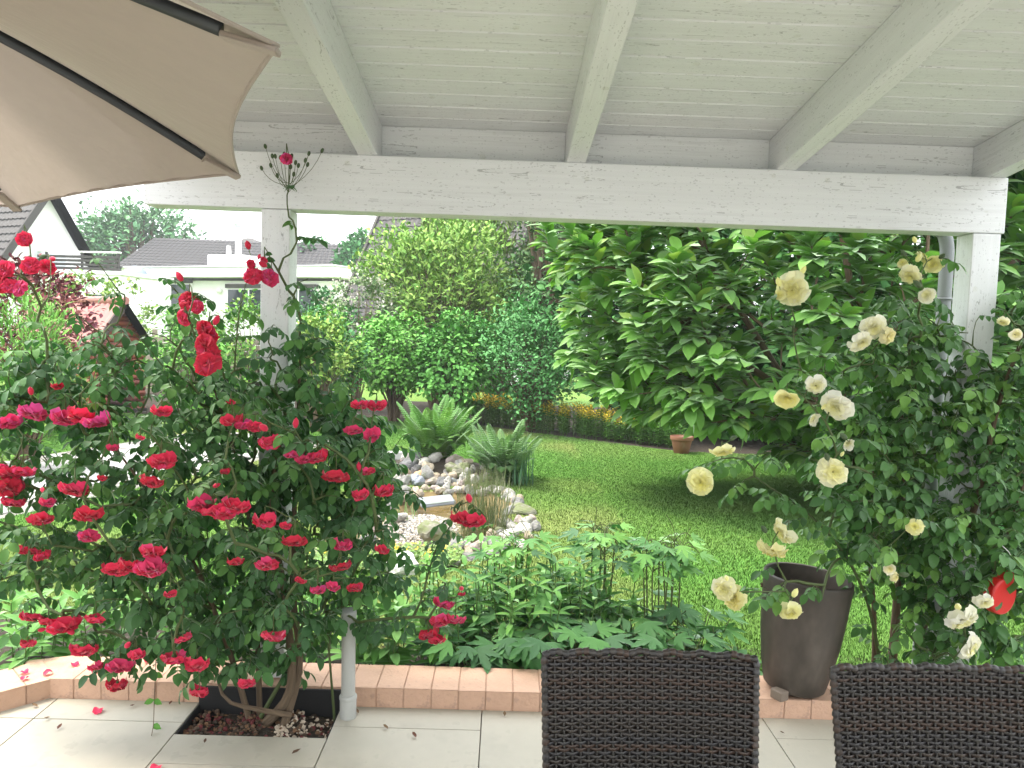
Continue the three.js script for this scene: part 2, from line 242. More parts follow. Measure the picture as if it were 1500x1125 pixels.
// upright drain pipe at the pit
{
  const P = thing('drain_pipe', 'short grey plastic drain pipe standing upright beside the planting pit', 'pipe', [-.6, 0, -3.1]); P.rotation.z = .012;
  const m = std({ map: tex(128, 256, (u, v) => { const k = .85 + .3 * fbm(u, v, 5, 9, 4, 77); return [.40 * k, .41 * k, .39 * k]; }), roughness: .5 });
  obj('pipe', new THREE.LatheGeometry([[.0285, -.05], [.0285, .445], [.026, .447], [.026, .40]].map(p => new THREE.Vector2(...p)), 24), m, P);
  obj('coupling', new THREE.LatheGeometry([[.029, -.05], [.0335, -.048], [.034, .075], [.036, .078], [.036, .09], [.033, .094], [.029, .096]].map(p => new THREE.Vector2(...p)), 24), m, P);
  obj('cap', new THREE.LatheGeometry([[.0287, .405], [.032, .407], [.0325, .438], [.030, .455], [.0001, .458]].map(p => new THREE.Vector2(...p)), 24), m, P);
}
// ---------- pergola roof ----------
const SL = .11, RB = z => 2.325 + SL * (z + 3.25);
{
  const P = thing('pergola', 'white painted timber pergola roof on two posts over the terrace', 'pergola');
  obj('beam', at(rbox(3.6, .233, .12, .005), .283, 2.2085, -3.31), M.beam, P);
  for (const x of [-.97, 2.01]) obj('post', at(rbox(.12, 2.006, .12, .005), x, .085 + 1.003, -3.311), M.beam, P);
  const z0 = -3.42, z1 = 1.36, zm = (z0 + z1) / 2, L = (z1 - z0) * Math.hypot(1, SL), ang = -Math.atan(SL), RX = [-1.475, -.594, .272, 1.15, 2.034];
  for (const x of RX) obj('rafter', at(rbox(.08, .16, L, .004), x, RB(zm) + .0805, zm, ang), M.beam, P);
  for (let i = 0; i < 4; i++) { const a = RX[i] + .0402, b = RX[i + 1] - .0402; obj('blocking_board', at(rbox(b - a, .148, .024, .002), (a + b) / 2, 2.3255 + .074, -3.375), M.beam, P); }
  // tongue and groove ceiling boards, one by one
  const bw = .121, n = Math.floor((z1 - (-3.5)) / bw);
  for (let k = 0; k < n; k++) { const z = -3.5 + bw * (k + .5); const g = new THREE.ExtrudeGeometry(new THREE.Shape([[-bw / 2 + .002, .005], [-bw / 2 + .006, 0], [bw / 2 - .006, 0], [bw / 2 - .002, .005], [bw / 2 - .002, .019], [-bw / 2 + .002, .019]].map(p => new THREE.Vector2(...p))), { depth: 3.72, bevelEnabled: false }); g.rotateY(Math.PI / 2); metreUV(g, k * .737, k * .41); obj('ceiling_board', at(g, -1.56, RB(z) + .1612 + rr(-.0006, .0006), z, ang + .0), M.board, P); }
  obj('roof_cover', at(rbox(3.8, .02, L + .2, .003), .3, RB(zm) + .195, zm, ang), std({ color: lin(.12, .12, .12), roughness: .9 }), P);
  obj('fascia', at(rbox(3.8, .16, .02, .003), .3, RB(-3.55) + .10, -3.545), M.beam, P);
}
{ // rainwater gutter and downpipe
  const zinc = std({ color: lin(.27, .285, .29), metalness: .3, roughness: .6 });
  const D = thing('downpipe', 'grey zinc downpipe with curved elbow behind the white post', 'downpipe');
  const pts = [V(1.3, 2.40, -3.62), V(1.36, 2.25, -3.6), V(1.5, 2.20, -3.58), V(1.84, 2.19, -3.56), V(1.94, 2.17, -3.555), V(1.998, 2.12, -3.55), V(2.016, 2.03, -3.55), V(2.016, 1.4, -3.55), V(2.016, GY, -3.55)];
  obj('pipe', tube(new THREE.CatmullRomCurve3(pts, false, 'catmullrom', .2).getPoints(60), .03, 16), zinc, D);
  obj('pipe_clamp', at(new THREE.TorusGeometry(.032, .006, 8, 20), 2.016, 1.83, -3.55, Math.PI / 2), zinc, D);
  obj('gutter', at(sheet(10, 1, (u, v) => { const a = Math.PI * u; return V(lerp(-1.6, 2.2, v), -Math.sin(a) * .06, Math.cos(a) * .06); }), 0, 2.44, -3.63), std({ color: lin(.42, .44, .45), metalness: .6, roughness: .45, side: THREE.DoubleSide }), D);
}
{ // the house behind the terrace door
  const H = thing('house', 'white rendered house wall with a glazed terrace door behind the terrace', 'house'), m = std({ color: lin(.72, .71, .68), roughness: .9 });
  for (const [a, b, c, d] of [[-6, -.9, 0, 3.4], [.9, 6, 0, 3.4], [-.9, .9, 2.15, 3.4]]) obj('wall', at(new THREE.BoxGeometry(b - a, d - c, .3), (a + b) / 2, (c + d) / 2, 5.15), m, H);
  obj('door_pane', at(new THREE.BoxGeometry(1.7, 2.05, .02), 0, 1.07, 5.2), std({ color: lin(.04, .045, .05), roughness: .05 }), H);
  for (const x of [-.87, .87]) obj('door_frame', at(rbox(.06, 2.14, .08, .004), x, 1.075, 5.18), M.beam, H);
}
// ---------- umbrella ----------
{
  const c = V(-1.63, 2.05, -1.43), n = V(-.06, 1, -.06).normalize(), u = n.clone().cross(V(0, 0, 1)).normalize(), v = n.clone().cross(u), R0 = 1.2, ap = c.clone().addScaledVector(n, .38);
  const U = thing('parasol', 'taupe garden parasol with dark ribs over the terrace corner', 'parasol');
  const fab = phy({ map: tex(256, 256, (a, b) => { const k = 1 + .06 * (fbm(a, b, 5, 5, 4, 5) - .5) + .10 * ((Math.floor(a * 256) + Math.floor(b * 256)) % 2 - .5); return [.43 * k, .37 * k, .325 * k]; }, true, [6, 6]), roughness: .95, transmission: .3, thickness: 0, side: THREE.DoubleSide, sheen: .3, bumpMap: tex(256, 256, (a, b) => .7 * fbm(a, b, 3, 5, 4, 15) + .3 * fbm(a, b, 60, 60, 2, 25), false, [1, 1]), bumpScale: .003 });
  const slate = std({ color: lin(.035, .042, .05), roughness: .45, metalness: .3 });
  const dirAt = a => u.clone().multiplyScalar(Math.cos(a)).addScaledVector(v, Math.sin(a));
  const edge = (k, t) => { const a0 = .017 + k * Math.PI / 4, A = c.clone().addScaledVector(dirAt(a0), R0), B = c.clone().addScaledVector(dirAt(a0 + Math.PI / 4), R0), q = A.clone().lerp(B, t); const mid = c.clone().sub(q).normalize(); return q.addScaledVector(mid, .045 * Math.pow(Math.sin(Math.PI * t), .9)); };
  for (let k = 0; k < 8; k++) {
    obj('canopy_panel', sheet(18, 16, (s, t) => { const e = edge(k, s), q = ap.clone().lerp(e, t); q.addScaledVector(n, -.035 * Math.sin(Math.PI * s) * Math.sin(Math.PI * t) + .05 * Math.sin(Math.PI * t) + .004 * Math.sin(s * 60) * Math.pow(t, 6)); return q; }), fab, U);
    const e = []; for (let i = 0; i <= 24; i++) e.push(edge(k, i / 24)); obj('hem', tube(e, .0045, 6), fab, U);
    const tip = edge(k, 0), b = tip.clone().lerp(ap, .085), inw = V(0, 0, 0); const rib = []; for (let i = 0; i <= 12; i++) { const t = i / 12; rib.push(b.clone().lerp(ap, t * .93).addScaledVector(n, -.014 + .05 * Math.sin(Math.PI * (1 - (.085 + t * .85))))); }
    obj('rib', tube(rib, .0135, 4), slate, U);
    const dv = tip.clone().sub(c).normalize(), pk = at(rbox(.11, .012, .03, .004), 0, 0, 0); pk.applyMatrix4(basis(tip.clone().addScaledVector(dv, -.05).addScaledVector(n, .004), tip.clone().sub(ap), n)); obj('tip_pocket', pk, fab, U);
    const rm = rib[7], run = c.clone().addScaledVector(n, -.25); obj('strut', tube([rm, rm.clone().lerp(run, .92)], .007, 4), slate, U); void inw;
  }
  const foot = V(c.x, 0, c.z); obj('pole', tube([foot, ap.clone()], .019, 16), slate, U);
  obj('runner', at(new THREE.CylinderGeometry(.04, .04, .09, 16), c.x + n.x * -.25, c.y - .25, c.z - n.z * .25), slate, U);
  obj('base', new THREE.LatheGeometry([[.001, 0], [.27, 0], [.28, .03], [.10, .07], [.04, .12], [.032, .3], [.02, .3]].map(p => new THREE.Vector2(...p)), 32).translate(c.x, 0, c.z), std({ color: lin(.08, .08, .08), roughness: .8 }), U);
}
// ---------- planter ----------
{
  const P = thing('tall_planter', 'tall dark brown planter with bare soil on the brick edging', 'planter', [1.325, KH - .004, -3.30]);
  const cl = tex(256, 256, (u, v) => { const a = fbm(u, v, 6, 3, 5, 12), b = fbm(u, v, 40, 30, 3, 14), k = .6 + .8 * a; const w = a > .58 ? (a - .58) * .6 * (.4 + b) : 0; return [.030 * k + w * .26 + .012 * b, .024 * k + w * .22 + .009 * b, .019 * k + w * .19 + .007 * b]; }), m = std({ map: cl, bumpMap: cl, bumpScale: .003, roughness: .5 });
  const prof = [[.001, .0], [.118, .0], [.13, .012], [.150, .10], [.168, .22], [.180, .35], [.186, .46], [.188, .492], [.183, .502], [.174, .496], [.172, .44], [.165, .30], [.001, .30]].map(p => new THREE.Vector2(...p));
  const lp = obj('pot', new THREE.LatheGeometry(prof, 48), m, P); lp.rotation.z = -.075; lp.position.set(0, .012, 0);
  const so = obj('soil', sheet(24, 6, (a, r) => V(Math.cos(a * 6.2832) * r * .172, .43 + .008 * Math.sin(a * 25) * r + .01 * Math.cos(r * 20), Math.sin(a * 6.2832) * r * .172)), std({ map: M.soil.map, roughness: 1, bumpMap: M.soil.bumpMap, bumpScale: .02, side: THREE.DoubleSide }), P); so.rotation.z = -.075;
  const l = []; for (let i = 0; i < 260; i++) { const a = rr(0, 6.28), r = Math.sqrt(rnd()) * .16, s = rr(.5, 1.7); l.push([new THREE.Matrix4().compose(V(Math.cos(a) * r, .438 - .075 * Math.cos(a) * r + rr(-.003, .008), Math.sin(a) * r), new THREE.Quaternion().setFromEuler(new THREE.Euler(rr(0, 6), rr(0, 6), 0)), V(s, s * .7, s)), pick([[.05, .035, .022], [.03, .022, .015], [.09, .065, .04]])]); }
  inst('soil_crumb', new THREE.IcosahedronGeometry(.006, 0), std({ roughness: 1 }), l, P);
  obj('pot_foot', at(rbox(.05, .042, .06, .006), -.1, .022, .105, 0, .5), std({ color: lin(.17, .135, .105), roughness: .7 }), P);
  obj('pot_foot', at(rbox(.05, .03, .06, .006), -.06, .016, -.1, 0, -.5), std({ color: lin(.17, .135, .105), roughness: .7 }), P);
}
// ---------- wicker chairs ----------
{
  const cols = [[.026, .021, .018], [.021, .019, .018], [.031, .022, .018], [.024, .023, .025], [.038, .023, .017], [.035, .031, .029]].map((c, i) => std({ color: lin(...c), roughness: .3 + .03 * i }));
  const W = .47, H = .46, nS = 25, nR = 60, bow = .012;
  const bx = u => (u - .5) * W, bz = (u, y) => -bow * (1 - Math.pow(2 * u - 1, 2)) - (y - .44) * .22; // shallow curved back, leaning away
  const ribbon = (phase) => { // flat strand that passes over and under the stakes
    const n = nS * 4, sec = [[0, .0035], [.0013, .0029], [.0017, 0], [.0013, -.0029], [0, -.0035], [-.0013, -.0029], [-.0017, 0], [-.0013, .0029]];
    return sheet(8, n, (s, t) => { const k = sec[Math.round(s * 8) % 8], o = Math.sin((t * nS + phase) * Math.PI); return V(bx(t), k[1] , -bow * (1 - Math.pow(2 * t - 1, 2)) + Math.sign(o) * Math.pow(Math.abs(o), .5) * .0034 + k[0]); });
  };
  const rg = [ribbon(.5), ribbon(1.5)];
  function chair(label, p, turn) {
    const C = thing('wicker_chair', label, 'chair', p, turn, 'dark wicker chairs on the terrace');
    for (let r = 0; r < nR; r++) { const y = .44 + H * (r + .5) / nR - .006, m = obj('strand', rg[r % 2], pick(cols), C); const sc = lerp(.93, 1, r / nR); m.scale.set(sc, 1, 1); m.position.set(0, y, -(y - .44) * .22); m.rotation.set(0, 0, rr(-.003, .003)); m.position.y += rr(-.0006, .0006); m.position.z += rr(-.0004, .0004); }
    for (let s = 0; s <= nS; s++) { const u = s / nS, g = tube([0, .25, .5, .75, 1].map(t => { const y = .43 + (H + .005) * t; return V(bx(u) * lerp(.93, 1, t), y, bz(u, y)); }), .0028, 6); obj('stake', g, cols[1], C); }
    // wrapped rim round the back
    const rim = []; for (let i = 0; i <= 8; i++) { const y = lerp(.42, .895, i / 8); rim.push(V(bx(0) * lerp(.93, 1, i / 8) - .004, y, bz(0, y))); } for (let i = 1; i < 20; i++) rim.push(V(bx(i / 20), .90 + .004 * Math.sin(i * 2.2), bz(i / 20, .9))); for (let i = 8; i >= 0; i--) { const y = lerp(.42, .895, i / 8); rim.push(V(bx(1) * lerp(.93, 1, i / 8) + .004, y, bz(1, y))); }
    const rc = new THREE.CatmullRomCurve3(rim, false, 'catmullrom', .1), RL = rc.getLength();
    obj('back_panel', sheet(12, 4, (u, v) => { const y = lerp(.43, .89, v); return V(bx(u) * lerp(.93, 1, v), y, bz(u, y) - .009); }), cols[0], C); obj('rim_core', tube(rc.getSpacedPoints(120), .007, 8), cols[1], C);
    const nW = Math.round(RL / .0155), wg = new THREE.TorusGeometry(.0074, .0012, 5, 14), sq = new THREE.Matrix4().makeScale(1, 1, 1.9);
    for (let k = 0; k < nW; k++) { const t = (k + .5) / nW, m = obj('wrap', wg, pick(cols), C), tg = rc.getTangentAt(t); m.quaternion.setFromUnitVectors(V(0, 0, 1), tg.addScaledVector(V(.2, .2, .2), .9).normalize()); m.scale.set(1, 1, 5.6); m.position.copy(rc.getPointAt(t)); } void sq;
    obj('seat', at(rbox(.5, .06, .5, .025), 0, .41, .24), cols[0], C);
    for (const s of [-1, 1]) {
      obj('armrest', tube([V(s * .235, .63, -.03), V(s * .27, .645, .06), V(s * .28, .645, .25), V(s * .28, .62, .44), V(s * .275, .4, .47)], .02, 8), cols[0], C);
      for (const z of [0, .45]) obj('leg', tube([V(s * .235, .42, z), V(s * .24, 0, z + (z ? .02 : -.04))], [.024, .019], 8), cols[1], C);
    }
    return C;
  }
  chair('dark brown wicker chair whose back stands in front of the leafy bed', [.352, 0, -1.58], .02);
  chair('dark brown wicker chair whose back stands in front of the yellow rose', [.985, 0, -1.545], .03);
}
// ---------- houses beyond the garden ----------
const render_ = std({ map: tex(256, 256, (u, v) => { const k = .97 + .06 * fbm(u, v, 6, 6, 4, 3); return [.78 * k, .78 * k, .76 * k]; }, true, [.2, .2]), roughness: .9 });
const darkGlass = std({ color: lin(.03, .04, .045), roughness: .06 }), frameW = std({ color: lin(.75, .75, .74), roughness: .5 }), darkWood = std({ color: lin(.045, .04, .038), roughness: .75 });
const tileM = [[.05, .046, .046], [.04, .038, .04], [.06, .054, .052]].map(c => std({ color: lin(...c), roughness: .7 }));
function pantiles(w, len, cw = .24, rl = .32) { // one roof slope of pantiles as real relief: x across, y up the slope, z out
  const nu = Math.round(w / cw) * 4, rows = Math.round(len / rl), gs = [];
  for (let r = 0; r < rows; r++) gs.push(sheet(nu, 1, (u, v) => V(u * w, (r + v * 1.06) * len / rows, .05 - .04 * v + .022 * Math.sin(u * nu / 4 * Math.PI * 2))));
  gs.push(sheet(1, 1, (u, v) => V(u * w, v * len, -.035)));
  return merge(gs);
}
function aFrame(name, label, pos, turn, apex, half, len, o = {}) {
  const A = thing(name, label, 'house', pos, turn), sl = Math.hypot(apex, half), ang = Math.atan2(apex, half);
  const tri = new THREE.Shape([new THREE.Vector2(-half + .1, 0), new THREE.Vector2(half - .1, 0), new THREE.Vector2(0, apex - .15)]);
  const body = new THREE.ExtrudeGeometry(tri, { depth: len - .5, bevelEnabled: false }); body.translate(0, 0, -len / 2 + .25); obj('wall', body, render_, A);
  for (const s of [-1, 1]) {
    const m4 = new THREE.Matrix4().makeBasis(V(0, 0, 1), V(-s * Math.cos(ang), Math.sin(ang), 0), V(s * Math.sin(ang), Math.cos(ang), 0)).setPosition(V(s * half, 0, -len / 2)); if (s < 0) m4.makeBasis(V(0, 0, 1), V(Math.cos(ang), Math.sin(ang), 0), V(-Math.sin(ang), Math.cos(ang), 0)).setPosition(V(-half, 0, -len / 2));
    if (!(o.tiles && s < 0)) obj('roof_slope', pantiles(len, sl).applyMatrix4(m4), tileM[0], A);
    else {
      const back = new THREE.BoxGeometry(len, sl, .05).translate(len / 2, sl / 2, -.01).applyMatrix4(m4); obj('roof_slope', back, tileM[1], A);
      const tg = sheet(6, 1, (u, v) => V(u * .25, v * .36, .045 - .035 * v + .02 * Math.sin(u * Math.PI * 2)));
      for (let i = 0; i < 11; i++) for (let j = Math.floor(sl * .28 / .32); j < Math.floor(sl / .32); j++) { const t = obj('roof_tile', tg, pick(tileM), A); t.applyMatrix4(m4.clone().multiply(new THREE.Matrix4().makeTranslation(i * .24, j * .32, rr(0, .006)))); }
      const rest = pantiles(len - 2.65, sl).translate(2.65, 0, 0).applyMatrix4(m4); obj('roof_slope', rest, tileM[0], A);
    }
    for (const e of [-1, 1]) { const b = new THREE.BoxGeometry(.1, sl, .22).translate(e > 0 ? len + .02 : -.02, sl / 2, .0).applyMatrix4(m4); obj('barge_board', b, darkWood, A); }
  }
  return { A, ang, sl };
}
{ // steep white gable at the far left, with balcony
  const { A } = aFrame('gable_house', 'steep roofed house with white gable and dark barge boards', [-17.4, 0, -27.2], 62 * Math.PI / 180, 5.85, 3.7, 5.0);
  obj('window', at(rbox(1.25, .95, .08, .01), .05, 3.75, 2.3), frameW, A); const w = obj('pane', at(new THREE.BoxGeometry(1.05, .8, .02), .05, 3.72, 2.345), std({ color: lin(.5, .53, .55), roughness: .15 }), A); void w;
  const B = thing('balcony_annex', 'white flat roofed annex with dark slatted balcony railing', 'annex', [-14.6, 0, -25.6], -.12);
  obj('wall', at(rbox(4.1, 3.05, 3, .02), 0, 1.525, -1.5), render_, B); obj('parapet_cap', at(rbox(4.25, .12, 3.1, .01), 0, 3.11, -1.5), frameW, B);
  for (let k = 0; k < 4; k++) obj('railing_slat', at(rbox(3.9, .085, .03, .004), 0, 3.24 + k * .125, -.06), darkWood, B); for (const x of [-1.9, -.63, .63, 1.9]) obj('railing_post', at(rbox(.06, .62, .06, .004), x, 3.46, -.11), darkWood, B);
  obj('top_rail', at(rbox(4.0, .05, .09, .006), 0, 3.78, -.09), frameW, B);
  for (let k = 0; k < 3; k++) { const c = at(rbox(.62, .5, .04, .005), -1.2 + k * 1.2, 2.2, .01); obj('window', c, frameW, B); obj('pane', at(new THREE.BoxGeometry(.5, .4, .02), -1.2 + k * 1.2, 2.2, .025), darkGlass, B); }
}
{ // long white flat-roofed bungalow
  const B = thing('bungalow', 'long white flat roofed bungalow with dark windows and roof box', 'house', [-6.66, 0, -30], 25.5 * -Math.PI / 180);
  obj('wall', at(rbox(11.0, 3.4, 6.5, .02), -5.9, 1.7, -3.75), render_, B);
  obj('roof_slab', at(rbox(11.75, .42, 7.6, .02), -5.8, 3.72, -3.8), frameW, B); obj('roof_edge', at(rbox(11.85, .06, 7.7, .01), -5.8, 3.955, -3.8), std({ color: lin(.55, .57, .58), roughness: .5 }), B);
  const win = (x0, x1, y0, y1, n) => { const w = obj('window', at(rbox(x1 - x0, y1 - y0, .1, .01), (x0 + x1) / 2, (y0 + y1) / 2, -.46), frameW, B), s = (x1 - x0 - .08) / n; for (let k = 0; k < n; k++) obj('pane', at(new THREE.BoxGeometry(s - .1, y1 - y0 - .2, .03), x0 + .04 + s * (k + .5), (y0 + y1) / 2, -.405), darkGlass, w); obj('blind_box', at(rbox(x1 - x0 + .06, .17, .16, .01), (x0 + x1) / 2, y1 + .05, -.42), darkWood, w); };
  win(-9.8, -8.03, 1.3, 3.32, 1); win(-5.95, -3.5, 2.0, 3.12, 2); win(-3.0, -1.2, 2.0, 3.12, 2);
  obj('wall_lamp', at(new THREE.SphereGeometry(.12, 14, 10), -6.37, 2.97, -.42), frameW, B);
  const bx = obj('roof_box', at(rbox(1.9, .62, 1.3, .015), -7.0, 4.28, -1.9), render_, B); obj('flue', at(new THREE.CylinderGeometry(.14, .14, 1.35, 14), -6.78, 5.2, -1.9), std({ color: lin(.6, .62, .62), metalness: .5, roughness: .4 }), bx); obj('flue_cap', at(new THREE.CylinderGeometry(.23, .2, .12, 14), -6.78, 5.95, -1.9), std({ color: lin(.5, .52, .52), metalness: .5, roughness: .4 }), bx); obj('vent', at(new THREE.CylinderGeometry(.09, .12, .5, 12), -7.35, 4.8, -1.9), frameW, bx);
}
{ // satellite dish at the bungalow's corner
  const D = thing('satellite_dish', 'blue grey satellite dish on a mast at the bungalow corner', 'satellite dish', [-16.35, 0, -34.2], .9);
  const dm = std({ color: lin(.25, .30, .36), roughness: .5, side: THREE.DoubleSide }); obj('dish', at(new THREE.SphereGeometry(.9, 24, 8, 0, 6.2832, 0, .6).scale(1, .7, 1), 0, 3.3, -.2, Math.PI / 2 - .4), dm, D); obj('mast', at(new THREE.CylinderGeometry(.03, .03, 3.2, 8), 0, 1.6, -.2), darkWood, D); obj('feed_arm', tube([V(0, 3.0, .1), V(0, 3.05, .75)], .02, 6), darkWood, D);
}
{ // tiled roof behind the bungalow
  const H = thing('tiled_house', 'house with dark tiled hip roof and brick chimney behind the bungalow', 'house', [-16.5, 0, -46.5], 0);
  obj('wall', at(rbox(13, 4.9, 7, .02), 0, 2.45, -3.5), render_, H);
  const slope = pantiles(13.6, 3.9, .3, .34), P = slope.attributes.position; for (let i = 0; i < P.count; i++) { const y = P.getY(i) / 3.9; P.setX(i, P.getX(i) * (1 - .09 * y) + .9 * y); } slope.computeVertexNormals(); slope.translate(-6.8, 0, 0); slope.applyMatrix4(new THREE.Matrix4().makeRotationX(-Math.atan2(3.4, 2.2))); slope.translate(0, 4.7, .3); obj('roof_slope', slope, tileM[1], H);
  obj('roof_core', at(new THREE.CylinderGeometry(.12, 5.0, 2.4, 4, 1).rotateY(Math.PI / 4).scale(1.85, 1, .78), 0, 5.85, -3.3), tileM[2], H);
  const ch = obj('chimney', at(rbox(.6, 1.5, .6, .01), 2.6, 7.1, -2.4), std({ color: lin(.22, .16, .14), roughness: .9 }), H); obj('chimney_pot', at(new THREE.CylinderGeometry(.1, .12, .4, 10), 2.5, 8.0, -2.4), darkWood, ch); obj('flashing', at(rbox(.75, .2, .75, .01), 2.6, 6.5, -2.35), std({ color: lin(.4, .42, .43), metalness: .5, roughness: .5 }), ch);
}
aFrame('steep_roof_house', 'house with very steep dark tiled roof rising behind the shrubs', [-1.6, 0, -25.9], Math.PI / 3, 6.3, 3.6, 6, { tiles: true });
{ // red log cabin
  const S = thing('log_cabin', 'small red log playhouse with corrugated red roof', 'playhouse', [-8.04, GY, -14.61], 60 * Math.PI / 180), roofM = phy({ map: tex(128, 128, (u, v) => { const k = .85 + .35 * fbm(u, v, 4, 6, 4, 8); return [.34 * k, .145 * k, .125 * k]; }), roughness: .6, side: THREE.DoubleSide }), logM = [[.20, .05, .028], [.23, .06, .035], [.17, .045, .028]].map(c => std({ color: lin(...c), roughness: .6 }));
  const apex = 2.03, ov = .76, sl = .95, L = 2.6, ang = Math.atan2(ov, .55);
  for (const s of [-1, 1]) { const g = sheet(80, 4, (u, v) => V((u - .5) * (L + .25), v * sl, .018 * Math.sin(u * 18 * 6.2832))); const m = new THREE.Matrix4().makeBasis(V(0, 0, 1), V(-s * Math.cos(ang), Math.sin(ang), 0), V(s * Math.sin(ang), Math.cos(ang), 0)).setPosition(V(s * Math.cos(ang) * sl, apex - Math.sin(ang) * sl, 0)); obj('roof_sheet', g.applyMatrix4(m), roofM, S); const bb = new THREE.BoxGeometry(.05, sl, .12).translate(L / 2 + .1, sl / 2, -.05).applyMatrix4(m); obj('barge_board', bb, std({ color: lin(.05, .035, .03), roughness: .7 }), S); }
  obj('ridge_cap', at(new THREE.CylinderGeometry(.07, .07, L + .3, 8, 1, false), 0, apex + .0, 0, Math.PI / 2), roofM, S);
  for (let k = 0; k < 20; k++) { const y = .05 + k * .098, hw = Math.min(.5, (apex - .05 - y) / Math.tan(ang) - .02); if (hw < .06) continue; const door = y < 1.05; const segs = door ? [[-hw, -.24], [.24, hw]] : [[-hw, hw]]; for (const [a, b] of segs) obj('log', at(new THREE.CylinderGeometry(.05, .05, b - a, 10), (a + b) / 2, y, L / 2 - .06, 0, 0, Math.PI / 2), pick(logM), S); if (y < 1.2) for (const s of [-1, 1]) obj('log', at(new THREE.CylinderGeometry(.05, .05, L - .15, 10), s * .5, y + .045, -.02, Math.PI / 2), pick(logM), S); }
  obj('floor', at(rbox(1.05, .06, L, .01), 0, .03, 0), darkWood, S);
}
{ // timber fence between the gardens
  const F = thing('board_fence', 'weathered horizontal board fence behind the log playhouse', 'fence', [-6.6, GY, -17.4], .06), m = [.30, .26, .33].map(k => std({ color: lin(k, k * .86, k * .66), roughness: .9 }));
  for (let k = 0; k < 9; k++) obj('board', at(rbox(5.2, .135, .025, .004), rr(-.02, .02), .12 + k * .145, 0), pick(m), F); for (let x = -2.5; x <= 2.6; x += 1.25) obj('fence_post', at(rbox(.09, 1.5, .09, .006), x, .75, -.06), m[1], F);
}
// ---------- shrubs and trees of many small leaves ----------
const leafS = [blade(1, .52, { n: 3, curl: .25, fold: .2 }), blade(1, .6, { n: 3, curl: .1, fold: .25 })], leafN = [blade(1, .2, { n: 3, curl: .3, fold: .15 })];
function crown(name, label, cat, c, r, { count = 3000, leaf = .09, pal, geos = leafS, base = GY, stems = 5, clumps = 60, shellIn = .45, upright = .3, group, trunkR = .014, mat = M.leafFar, spread = .35, blossoms } = {}) {
  const T = thing(name, label, cat, [c[0], base, c[2]], 0, group), H = c[1] - base, L = geos.map(() => []), cl = [];
  for (let k = 0; k < clumps; k++) { let d; do d = V(rr(-1, 1), rr(-1, 1), rr(-1, 1)); while (d.lengthSq() > 1 || d.lengthSq() < shellIn * shellIn); cl.push(V(d.x * r[0], d.y * r[1], d.z * r[2])); }
  // limbs reach into the clumps
  const gs = [], roots = []; for (let s = 0; s < stems; s++) roots.push(V(rr(-.12, .12) * r[0], 0, rr(-.12, .12) * r[2]));
  cl.forEach((q, k) => { const a = roots[k % stems], e = q.clone().add(V(0, H, 0)), mid = a.clone().lerp(e, .5).add(V(-q.x * .25, Math.abs(H) * .06, -q.z * .25)); gs.push(tube(bez(a, mid, e, 6), [1, .85, .7, .55, .42, .3, .18].map(f => f * trunkR), 4, false)); });
  obj('trunk', gs, M.bark, T);
  const per = Math.round(count / clumps), cr = Math.min(...r) * spread * 1.2;
  for (const q of cl) for (let i = 0; i < per; i++) {
    const d = V(rr(-1, 1), rr(-1, 1), rr(-1, 1)); if (d.lengthSq() > 1) d.normalize().multiplyScalar(rnd()); const p = q.clone().addScaledVector(d, cr); p.y += H; if (p.y < .05) continue;
    const out = q.clone().addScaledVector(d, cr).divide(V(...r)).normalize(), dir = out.clone().multiplyScalar(.6).add(V(rr(-1, 1), rr(-1, 1) * .6 + upright, rr(-1, 1))).normalize(), nrm = V(rr(-.6, .6), 1, rr(-.6, .6)).addScaledVector(out, .7);
    const pal_ = pick(pal), j = rr(.85, 1.4), g = Math.floor(rnd() * geos.length); L[g].push([basis(p, dir, nrm, leaf * rr(.5, 1.4)), pal_.map(x => x * j)]);
  }
  geos.forEach((g, k) => inst('crown', g, mat, L[k], T));
  if (blossoms) { const l = []; for (let i = 0; i < blossoms.n; i++) { const q = pick(cl), p = q.clone().addScaledVector(V(rr(-1, 1), rr(-.2, 1), rr(-1, 1)).normalize(), cr); p.y += H; l.push([basis(p, V(rr(-1, 1), rr(-.5, 1), rr(-1, 1)), V(0, 1, 0), blossoms.s * rr(.6, 1.3)), blossoms.c]); } inst('blossom', leafS[1], M.leafMatte, l, T); }
  return T;
}
const G1 = [[.11, .28, .045], [.09, .24, .04], [.14, .32, .05], [.075, .20, .035]], GB = [[.06, .19, .065], [.08, .23, .08], [.05, .15, .05]], GY_ = [[.18, .30, .05], [.14, .26, .05], [.24, .34, .08]], GD = [[.05, .15, .035], [.065, .18, .04], [.04, .12, .035]];
const hedgeG = 'shrubs in the row at the back of the lawn';
crown('back_shrub', 'loose green shrub at the left end of the back row', 'shrub', [-3.0, 1.0, -13.0], [.8, .85, .6], { pal: [...G1, ...GB], group: hedgeG, leaf: .075, count: 4500 });
crown('back_shrub', 'bright green arching shrub on bundled bare stems in the back row', 'shrub', [-1.97, 1.12, -14.0], [.68, .76, .6], { pal: [[.12, .31, .055], [.10, .27, .045], [.15, .35, .065]], group: hedgeG, leaf: .085, count: 5500, stems: 7, trunkR: .02, upright: -.1 });
crown('back_shrub', 'round leaved green shrub between two others in the back row', 'shrub', [-.86, 1.03, -13.6], [.66, .84, .6], { pal: [[.095, .27, .05], [.115, .30, .06], [.075, .22, .045]], geos: [leafS[1]], group: hedgeG, leaf: .09, count: 5000, upright: -.2 });
